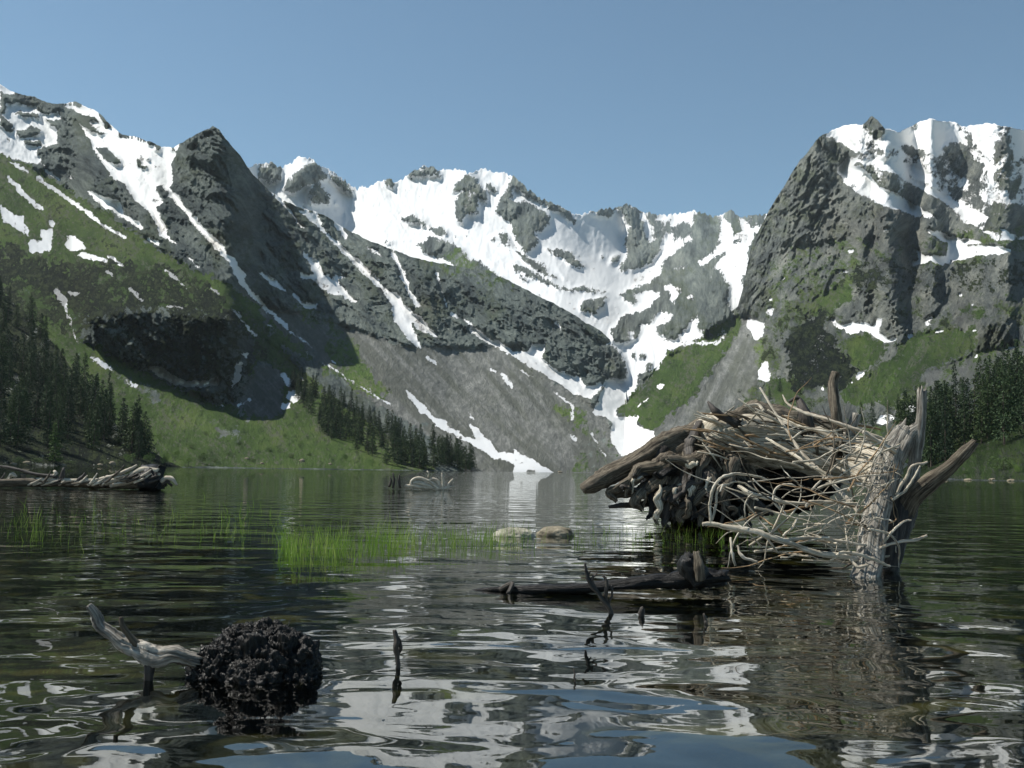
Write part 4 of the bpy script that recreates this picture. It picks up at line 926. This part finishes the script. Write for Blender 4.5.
for i in range(90):      # matted rootlets and litter wedged against the trunk
    x, y = rr.normal(866, 10), rr.uniform(448, 552); x -= (y - 500) * .25; z = rr.uniform(-.12, .2); a = rr.uniform(0, 6.28); L = rr.uniform(6, 22)
    g.tube(px([(x, y, E + z), (x + L * .5 * math.cos(a), y + L * .5 * math.sin(a), E + z - .03), (x + L * math.cos(a + .2), y + L * math.sin(a + .2), E + z)]), [.0018, .0022, .001], seg=5, step=.03)
tag(g.make('litter', W_TWIG, t), kind='stuff')

# ---- sunken black stump in the foreground
c = on_water(np.array(240.0), np.array(684.0))
t = tag(empty('sunken_stump', tuple(c)), 'round black shaggy stump in the foreground water with a crooked pale root sticking out left', 'stump')
g = Geo(); cx_, cy_ = c[0], c[1] + .16
lumps = [((0, 0, -.03), (.15, .14, .15)), ((-.09, -.04, -.01), (.085, .09, .10)), ((.09, -.01, .0), (.10, .10, .12)), ((.03, .03, .05), (.09, .09, .09)), ((-.04, -.02, .06), (.075, .08, .075)), ((.13, -.05, -.05), (.07, .08, .08)), ((-.13, -.05, -.06), (.07, .07, .07)), ((.02, -.09, -.04), (.10, .08, .10))]
for i, (o_, r_) in enumerate(lumps): g.blob((cx_ + o_[0], cy_ + o_[1], o_[2]), r_, 2 + i, 100, .5, 2.6, False)
g.make('stump', W_BLACK, t)
rr = np.random.default_rng(31); g = Geo()
for i in range(2200):
    o_, r_ = lumps[rr.integers(len(lumps))]
    d = rr.normal(size=3); d /= np.linalg.norm(d); o = np.array([cx_, cy_, 0.0]) + np.array(o_) + d * np.array(r_) * rr.uniform(.9, 1.12)
    e = rr.normal(size=3) * .9 + d * .5 + np.array([0, 0, -.4]); e /= np.linalg.norm(e); L = rr.uniform(.005, .02) * (2.4 if i % 23 == 0 else 1)
    g.tube([o, o + e * L * .5, o + (e + rr.normal(size=3) * .4) * L], [.0011, .0012, .0005], seg=4, step=.02)
tag(g.make('rootlets', W_BLACK, t, smooth=False), kind='stuff')
F_ = float(c[1]) + .05
limb('root', W_BARK, t, [(88, 606, F_), (97, 618, F_), (105, 631, F_), (122, 643, F_), (138, 650, F_), (155, 656, F_), (175, 656, F_), (200, 662, F_ + .03)], [5, 8, 8, 12, 12, 16, 12, 12], seg=30, step=.005, rough=.4, grooves=.45, wob=.008, seed=2, jag=1.2)
limb('root', W_DARK, t, [(148, 652, F_), (149, 664, F_ - .01), (148, 680, F_ - .02), (147, 700, F_)], [12, 10, 8, 7], seg=18, step=.01, rough=.3, seed=3)
limb('root_spur', W_MID, t, [(121, 617, F_ - .02), (122, 625, F_ - .02), (128, 634, F_ - .01), (137, 645, F_)], [4, 5, 6, 8], seg=12, step=.006, seed=4)

# ---- half sunken log in the middle
G_ = 5.05
t = root_at('floating_log', 600, 590, 'half sunken dark log lying level across the middle with a knob at its right end', 'log')
limb('log', W_BLACK, t, [(470, 592, 5.15), (500, 590, 5.1), (540, 590, G_), (590, 588, G_), (640, 583, G_), (690, 580, G_ + .02), (724, 578, G_ + .05)], [4, 6, 9, 9, 10, 14, 16], seg=22, step=.015, rough=.35, grooves=.3, seed=5)
limb('branch_stub', W_BLACK, t, [(700, 582, G_), (692, 572, G_), (688, 563, G_), (689, 556, G_)], [20, 21, 17, 10], seg=20, step=.012, rough=.45, grooves=.4, seed=6, jag=1)
limb('branch_stub', W_MID, t, [(700, 580, G_ - .05), (699, 566, G_ - .06), (696, 552, G_ - .04)], [9, 9, 5], seg=12, step=.01, rough=.3, seed=7)
limb('branch_stub', W_DARK, t, [(500, 590, 5.08), (512, 584, 5.06), (508, 594, 5.02)], [5, 5, 4], seg=10, seed=8)

# ---- twigs that stick out of the water
def twigs(x, y, label, parts):
    dd = float(on_water(np.array(float(x)), np.array(float(y)))[1])
    tt = root_at('twig', x, y, label, 'twig')
    for i, (pp, w) in enumerate(parts): limb('branch', W_DARK, tt, [(a, b, dd) for a, b in pp], w, seg=8, step=.006, rough=.35, seed=400 + i + x, wob=.004)
twigs(610, 614, 'dark forked twig poking up in front of the half sunken log', [([(612, 618), (609, 607), (600, 596), (590, 582), (586, 572), (585, 563)], [4.5, 4.5, 4, 4, 3, 2]), ([(608, 606), (606, 594), (607, 582), (603, 576)], [3.5, 3.5, 3, 2]), ([(596, 591), (592, 580), (597, 573)], [3, 2.5, 1.5]), ([(590, 584), (588, 578), (591, 571)], [2, 2, 1]), ([(609, 602), (612, 594), (611, 586)], [2.5, 2, 1.5])])
twigs(397, 668, 'short upright dark twig standing right of the black stump', [([(398, 674), (398, 662), (396, 650), (397, 640), (394, 630)], [4, 4, 4.5, 5, 3]), ([(398, 655), (401, 646), (399, 638)], [3, 3, 1.5])])
twigs(575, 682, 'tiny thin stick in the bright reflections below the forked twig', [([(575, 686), (575, 676), (574, 669)], [1.6, 1.6, 1])])
twigs(642, 616, 'small knobbly stick just right of the forked twig', [([(642, 620), (641, 613), (643, 608)], [5, 6, 4])])
twigs(706, 624, 'short bent stick in the water below the knob of the sunken log', [([(706, 630), (706, 622), (704, 614)], [3, 3.5, 2])])

# ---- far fallen tree on the left
K = 25.0
t = root_at('fallen_tree', 80, 489, 'long fallen bleached tree with upturned stubs floating far out on the left', 'driftwood')
limb('trunk', W_MID, t, [(-60, 485, K - 1), (0, 483, K - .5), (60, 483, K), (110, 484, K), (140, 482, K), (158, 478, K)], [7, 7, 7, 8, 11, 14], seg=22, step=.06, rough=.3, grooves=.35, seed=1)
limb('root_plate', W_BLACK, t, [(140, 482, K), (150, 479, K), (161, 478, K)], [16, 22, 20], seg=20, step=.03, rough=.5, grooves=.4, seed=2)
for i, (pp, w, mt) in enumerate([([(60, 482), (62, 476), (64, 468)], [5, 5, 2], W_DARK), ([(76, 482), (82, 478), (85, 473)], [4, 4, 1.5], W_DARK), ([(23, 482), (24, 476), (21, 474)], [4, 4, 2], W_MID), ([(8, 479), (12, 474), (16, 477)], [3, 4, 3], W_PALE), ([(50, 479), (56, 474), (54, 471)], [3, 4, 2], W_PALE),
        ([(0, 466), (15, 469), (35, 474), (57, 477)], [2, 3, 3, 4], W_DARK), ([(92, 482), (115, 475), (130, 469), (137, 465)], [4, 3, 3, 1.5], W_TWIG), ([(100, 484), (125, 478), (142, 470), (158, 471)], [5, 5, 5, 5], W_PALE), ([(110, 486), (130, 482), (145, 476), (160, 474)], [4, 4, 5, 4], W_TWIG),
        ([(117, 486), (118, 478), (116, 471)], [4, 3, 1.5], W_DARK), ([(104, 487), (107, 481), (105, 476)], [3, 3, 1.5], W_DARK), ([(161, 482), (166, 478), (172, 479), (177, 485)], [4, 4, 4, 2], W_TWIG), ([(162, 486), (167, 482), (172, 486)], [3, 3, 2], W_DARK), ([(10, 480), (40, 480), (80, 481), (110, 480)], [3, 4, 4, 3], W_PALE)]):
    limb('branch_stub', mt, t, [(a, b, K - .15) for a, b in pp], w, seg=9, step=.05, rough=.3, grooves=.2, seed=500 + i)
rr = np.random.default_rng(9)
for i in range(34):
    x = rr.uniform(0, 165); y = 484 - (x > 110) * rr.uniform(0, 8); a = rr.uniform(.05, 1.2); L = rr.uniform(7, 26)
    limb('branch_stub', (W_PALE, W_MID, W_TWIG, W_DARK)[i % 4], t, [(x - L * .6 * math.cos(a), y + 1, K - .3), (x, y - L * .2 * math.sin(a), K - .35), (x + L * .5 * math.cos(a), y - L * .55 * math.sin(a), K - .3)], [2.2, 2.4, .8], seg=7, step=.05, rough=.3, seed=600 + i)
# ---- far tangle of branches in the middle
K = float(on_water(np.array(430.0), np.array(490.0))[1])
t = root_at('dead_branch', 432, 490, 'small pale arched branch tangle sticking out of the water near the far shore wood', 'driftwood')
for i, (pp, w) in enumerate([([(411, 489), (412, 481), (420, 478), (430, 482), (440, 489)], [2.5, 3, 3, 3, 3]), ([(423, 483), (432, 479), (438, 481), (442, 490)], [2, 2.5, 2.5, 3]), ([(443, 491), (443, 482), (442, 473)], [3, 2.5, 1.2]), ([(446, 491), (449, 484), (453, 479)], [2.5, 2.5, 1.5]), ([(413, 483), (420, 483), (432, 487)], [3, 4, 3]), ([(405, 486), (415, 486), (428, 488), (436, 488)], [3, 4, 3, 2]), ([(428, 478), (429, 474), (427, 471)], [1.5, 1.5, 1]), ([(436, 489), (447, 488), (454, 486)], [3, 3, 1.5])]):
    limb('branch', (W_PALE, W_TWIG)[i % 2], t, [(a, b, K) for a, b in pp], w, seg=8, step=.05, seed=530 + i)
t = root_at('dead_branch', 397, 487, 'thin dark upright sticks left of the pale branch tangle', 'driftwood')
for i, pp in enumerate([[(393, 488), (394, 480), (393, 473)], [(400, 488), (399, 480), (400, 474)], [(389, 487), (391, 481), (390, 477)]]): limb('branch', W_DARK, t, [(a, b, K) for a, b in pp], [2.5, 2.5, 1.2], seg=8, step=.05, seed=560 + i)
# ------------------------------------------------------------------ rocks and water grass
def stone_mat(name, a, b, c):
    m, nt, out = new_mat(name); P = N(nt, "ShaderNodeNewGeometry").outputs["Position"]
    n = noise(nt, P, 7, 8, .7); bsdf(nt, out, ramp(nt, n, [(.3, a), (.5, b), (.7, c)]), .85, n, .7, .04); return m
M_ST1 = stone_mat("pale_granite", (.10, .095, .07), (.30, .285, .22), (.52, .49, .40))
M_ST2 = stone_mat("brown_granite", (.06, .05, .035), (.19, .165, .115), (.33, .29, .21))
def rock(x, y, w, h, mat, seed, label, group=None, dd=None):
    p = on_water(np.array(float(x)), np.array(float(y)))
    d = dd or float(p[1]); r = w * d / FPX / 2; hh = h * d / FPX
    g = Geo(); g.blob((0, 0, 0), (r, r * .8, hh), seed, 30, .3, 1.7)
    o = g.make('rock', mat); o.location = (p[0], p[1] + r * .5, -.02 * hh) if dd is None else tuple(dd_loc)
    return tag(o, label, 'rock', group)
rock(515, 537, 42, 9, M_ST1, 3, 'pale flat rock at the right end of the green water grass')
rock(555, 536, 38, 9, M_ST2, 5, 'rounded brown rock beside the pale flat one')
rr = np.random.default_rng(77)
def shore_rock(sh, x, y, w, h, seed, label):
    p = sh.pos(x, y); d = p[1]; r = w * d / FPX / 2
    g = Geo(); g.blob((0, 0, 0), (r * .8, r * .7, h * d / FPX * .4), seed, 18, .7, 1.6, True)
    o = g.make('boulder', M_ST2); o.location = tuple(p); return tag(o, label, 'boulder', 'boulders along the far shores')
for i, (sh, x, y, w, h, lab) in enumerate(((HILL, 14, 464, 6, 3, 'flat pale boulder on the waterline at the far left'), (HILL, 27, 464, 7, 4, 'pale boulder under the bright green larch on the left'), (HILL, 63, 465, 6, 3, 'low pale boulder at the foot of the left forest'), (HILL, 100, 465, 5, 3, 'small boulder before the sunny left meadow strip'),
        (HILL, 112, 464, 6, 5, 'dark upright boulder on the left meadow shore'), (LEFT, 302, 461, 5, 4, 'white boulder in the grass before the middle wood'), (LEFT, 262, 464, 4, 3, 'pale boulder in the grass left of the middle wood'), (LEFT, 247, 459, 4, 3, 'small grey boulder low on the wide green slope'), (LEFT, 330, 464, 4, 2, 'grey stone at the water in front of the middle wood'),
        (LEFT, 560, 472, 5, 2, 'grey stone on the waterline beside the snow tongue'), (HILLR, 945, 479, 7, 3, 'flat pale boulder on the right shore by the broken trunk'), (HILLR, 968, 480, 8, 3, 'pale boulder on the right shore left of the round bush'), (HILLR, 992, 480, 6, 3, 'small pale boulder under the round bush'), (HILLR, 1012, 481, 8, 3, 'pale shore boulder at the right picture edge'))):
    shore_rock(sh, x, y, w, h, 600 + i, lab)

m_, nt_, out_ = new_mat("water_grass")
oi_ = noise(nt_, N(nt_, "ShaderNodeNewGeometry").outputs["Position"], 3, 2, .5)
c_ = ramp(nt_, oi_, [(.3, (.08, .16, .02)), (.5, (.18, .31, .04)), (.7, (.34, .40, .11))])
b_ = bsdf(nt_, out_, c_, .5); M_GR = m_
tl_ = N(nt_, "ShaderNodeBsdfTranslucent"); nt_.links.new(c_, tl_.inputs[0])
ms_ = N(nt_, "ShaderNodeMixShader"); ms_.inputs[0].default_value = .5
nt_.links.new(b_.outputs[0], ms_.inputs[1]); nt_.links.new(tl_.outputs[0], ms_.inputs[2]); nt_.links.new(ms_.outputs[0], out_.inputs[0])
def grass_patch(name, label, n, fx, fy, hr, seed, lean=.32, wd=.0022):
    r = np.random.default_rng(seed); vs, fs = [], []
    for i in range(n):
        x = fx(r); y = fy(r, x); p = on_water(np.array(x), np.array(y)); h = r.uniform(*hr) * p[1] / FPX; dr = r.normal(size=2) * lean * h
        a = r.uniform(0, 3.14); w = wd * r.uniform(.6, 1.3) * max(1, p[1] / 9); ox, oy = math.cos(a) * w, math.sin(a) * w * .4
        b0 = len(vs); bz = -.12
        for k, (q, ww) in enumerate(((0, 1), (.55, .8), (1, .15))):
            cx, cy = p[0] + dr[0] * q * q, p[1] + dr[1] * q * q; z = bz + (h - bz) * q
            vs += [(cx - ox * ww, cy - oy * ww, z), (cx + ox * ww, cy + oy * ww, z)]
        fs += [(b0, b0 + 1, b0 + 3, b0 + 2), (b0 + 2, b0 + 3, b0 + 5, b0 + 4)]
    o = mesh_obj(name, np.array(vs), np.array(fs), M_GR, smooth=False)
    return tag(o, label, 'water grass', 'water grass in the shallows', 'stuff')
def clump(xs, ws, sd):
    return lambda r: float((lambda k: r.normal(xs[k], ws[k]))(r.integers(len(xs))))
grass_patch('water_grass', 'dense bright green water grass in the middle shallows left of the two rocks', 820, clump([288, 300, 322, 335, 350, 378, 400], [5, 9, 12, 7, 16, 12, 14], 0), lambda r, x: float(r.normal(551, 6)) - (x > 365) * 6, (8, 27), 1)
grass_patch('water_grass', 'green water grass reaching from the dense clump to the pale rock', 480, clump([415, 440, 460, 478, 492, 515], [14, 12, 9, 8, 7, 12], 0), lambda r, x: float(r.normal(542, 4)), (6, 20), 2)
grass_patch('water_grass', 'thin scattered water grass in the shade on the left', 420, clump([10, 60, 110, 150, 190, 228, 240, 268, 30], [30, 30, 26, 26, 22, 12, 9, 12, 14], 0), lambda r, x: float(r.normal(528, 10)), (4, 16), 3)
grass_patch('water_grass', 'short fine water grass below the uprooted root mass', 300, clump([580, 600, 625, 650, 680, 705, 735], [16, 14, 16, 16, 16, 16, 16], 0), lambda r, x: float(r.uniform(527, 548)), (3, 11), 4)
